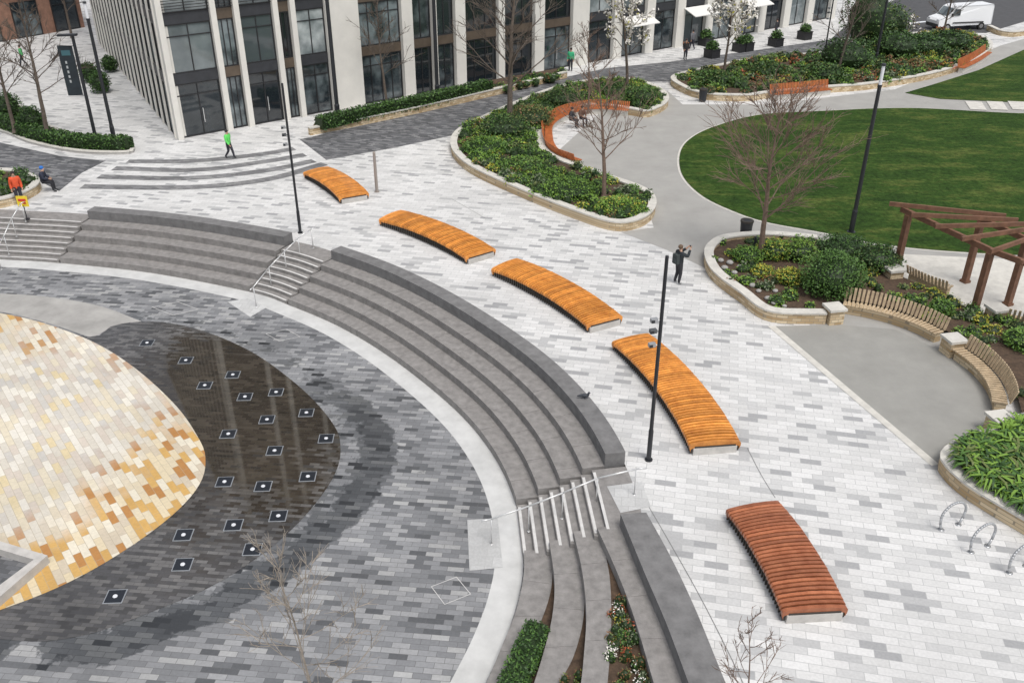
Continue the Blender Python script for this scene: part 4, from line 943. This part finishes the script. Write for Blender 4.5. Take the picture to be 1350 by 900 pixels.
m=M();q_=G(893,374);R=Matrix.Rotation(math.radians(-62),3,'Z');m.box(q_+R@Vector((.03,.49,1.66)),(.15,.012,.08),math.radians(-62));emit(m,'smartphone',BLACK,None,q_+R@Vector((.03,.49,1.66)),label='small dark smartphone held up by standing person',cat='phone')
walkJ={'knL':(-.1,.14,.5),'anL':(-.1,.22,.1),'toL':(-.1,.36,.07),'knR':(.1,.02,.5),'anR':(.1,-.26,.14),'toR':(.1,-.15,.05),'elL':(-.24,-.12,1.14),'wrL':(-.23,-.14,.9),'haL':(-.23,-.14,.82),'elR':(.24,.05,1.14),'wrR':(.23,.2,.95),'haR':(.22,.25,.88)}
person(G(304,209),math.radians(-110),'person walking in bright green high visibility vest',(.12,.62,.12),(.03,.03,.04),(.02,.02,.02),walkJ)
sitJ={'pel':(0,0,.58),'sp':(0,.02,.75),'ch':(0,.06,.95),'nk':(0,.1,1.1),'hd':(0,.13,1.2),'ht':(0,.12,1.3),'no':(0,.22,1.18)}
for s,sx in(('L',-1),('R',1)): sitJ.update({'sh'+s:(sx*.18,.06,1.02),'el'+s:(sx*.24,.12,.78),'wr'+s:(sx*.14,.32,.72),'ha'+s:(sx*.09,.38,.70),'hp'+s:(sx*.1,.03,.56),'kn'+s:(sx*.13,.43,.55),'an'+s:(sx*.12,.45,.1),'to'+s:(sx*.13,.6,.04)})
person(G(60,253),math.radians(-80),'person in dark jacket and blue hat sitting on wall',(.02,.025,.045),(.02,.02,.025),(.03,.16,.5),sitJ,h=1.06)
person(G(28,270),math.radians(-150),'person standing in bright orange jacket beside stairs',(.65,.09,.03),(.03,.03,.04),(.03,.02,.02),{},h=1.04)
person(G(752,94),math.radians(160),'person in green top standing near office entrance',(.05,.42,.2),(.03,.03,.04),(.03,.02,.02),{},h=1.05)
person(G(752,168),math.radians(-120),'person in dark coat seated on red slatted bench',(.03,.03,.035),(.03,.03,.04),(.03,.02,.02),sitJ)
person(G(766,166),math.radians(-150),'person in brown coat seated on red slatted bench',(.12,.06,.04),(.03,.03,.04),(.05,.03,.02),sitJ)
person(G(903,79),math.radians(200),'person in black clothes with orange pack by planters',(.03,.03,.03),(.03,.03,.04),(.03,.02,.02),{},extra=backpack((.6,.2,.04)))
person(G(912,66),math.radians(20),'person in grey coat walking past the shops',(.12,.12,.13),(.03,.03,.04),(.03,.02,.02),walkJ)
person(G(1022,50),math.radians(60),'person in dark coat standing by shopfront',(.03,.03,.035),(.05,.05,.07),(.03,.02,.02),{})
person(G(32,88),math.radians(100),'person in green jacket walking along the street',(.08,.35,.12),(.03,.03,.04),(.03,.02,.02),walkJ)
YEL=mat('yellow sign face',(.8,.6,.04),.5);REDS=mat('red sign print',(.6,.04,.03),.5)
p=G(36,289);t=thing('caution_sign',p,'small yellow and red sign board on a post','sign')
m=M();m.tube(p,p+Vector((0,0,.75)),.025,.025,8);m.tube(p,p+Vector((0,0,.03)),.14,.14,12);emit(m,'post',BLACK,t)
m=M();m.box(p+Vector((0,0,.95)),(.55,.03,.55),0,0);m.box(p+Vector((0,-.02,1.02)),(.38,.012,.12),0,1);m.box(p+Vector((.08,-.02,.86)),(.18,.012,.08),0,1);emit(m,'sign_board',[YEL,REDS],t)
p=G(771,525,.45);m=M();m.ball((p.x,p.y,.12),.09,sc=(1.5,.8,.8));m.ball((p.x+.13,p.y,.22),.04);m.tube((p.x+.1,p.y,.14),(p.x+.13,p.y,.22),.05,.03,8);m.tube((p.x-.1,p.y,.13),(p.x-.26,p.y,.1),.05,.02,6);m.tube((p.x+.16,p.y,.22),(p.x+.2,p.y,.21),.012,.003,5);m.tube((p.x,p.y+.03,.0),(p.x,p.y+.03,.08),.008,.008,5);m.tube((p.x,p.y-.03,.0),(p.x,p.y-.03,.08),.008,.008,5)
m.v=[(a,b,c+.45) for a,b,c in m.v]
emit(m,'pigeon',pm('pigeon feathers',(.05,.055,.065)),None,p,smooth=True,label='grey pigeon standing on the dark coping bench',cat='bird')
# ---------------------------------------------------------------- light & camera
sun=bpy.data.lights.new('sun','SUN');sun.energy=1.9;sun.angle=math.radians(24);sun.color=(1,.965,.92)
so=bpy.data.objects.new('sun',sun);COL.objects.link(so);sdir=Vector((.22,-.42,1.0)).normalized();so.rotation_euler=sdir.to_track_quat('Z','Y').to_euler()
wd=bpy.data.worlds.new("World");scene.world=wd;wd.use_nodes=True;nt=wd.node_tree;bg=nt.nodes['Background'];sk=nt.nodes.new('ShaderNodeTexSky');sk.sky_type='NISHITA';sk.sun_disc=False
sk.sun_elevation=math.asin(sdir.z);sk.sun_rotation=math.atan2(sdir.x,sdir.y);sk.dust_density=3;sk.ozone_density=.6;sk.air_density=1.0
hs=nt.nodes.new('ShaderNodeHueSaturation');hs.inputs['Saturation'].default_value=.38;hs.inputs['Value'].default_value=1.12
nt.links.new(sk.outputs[0],hs.inputs['Color']);nt.links.new(hs.outputs[0],bg.inputs[0]);bg.inputs[1].default_value=.15
cam=bpy.data.cameras.new('camera');cam.lens=FL/1350*36;cam.sensor_width=36;cam.clip_end=2000
co=bpy.data.objects.new('camera',cam);COL.objects.link(co);co.location=(0,0,H);co.rotation_euler=(math.pi/2-TH,0,0);scene.camera=co
scene.view_settings.view_transform='Standard';scene.view_settings.look='None';scene.view_settings.exposure=0
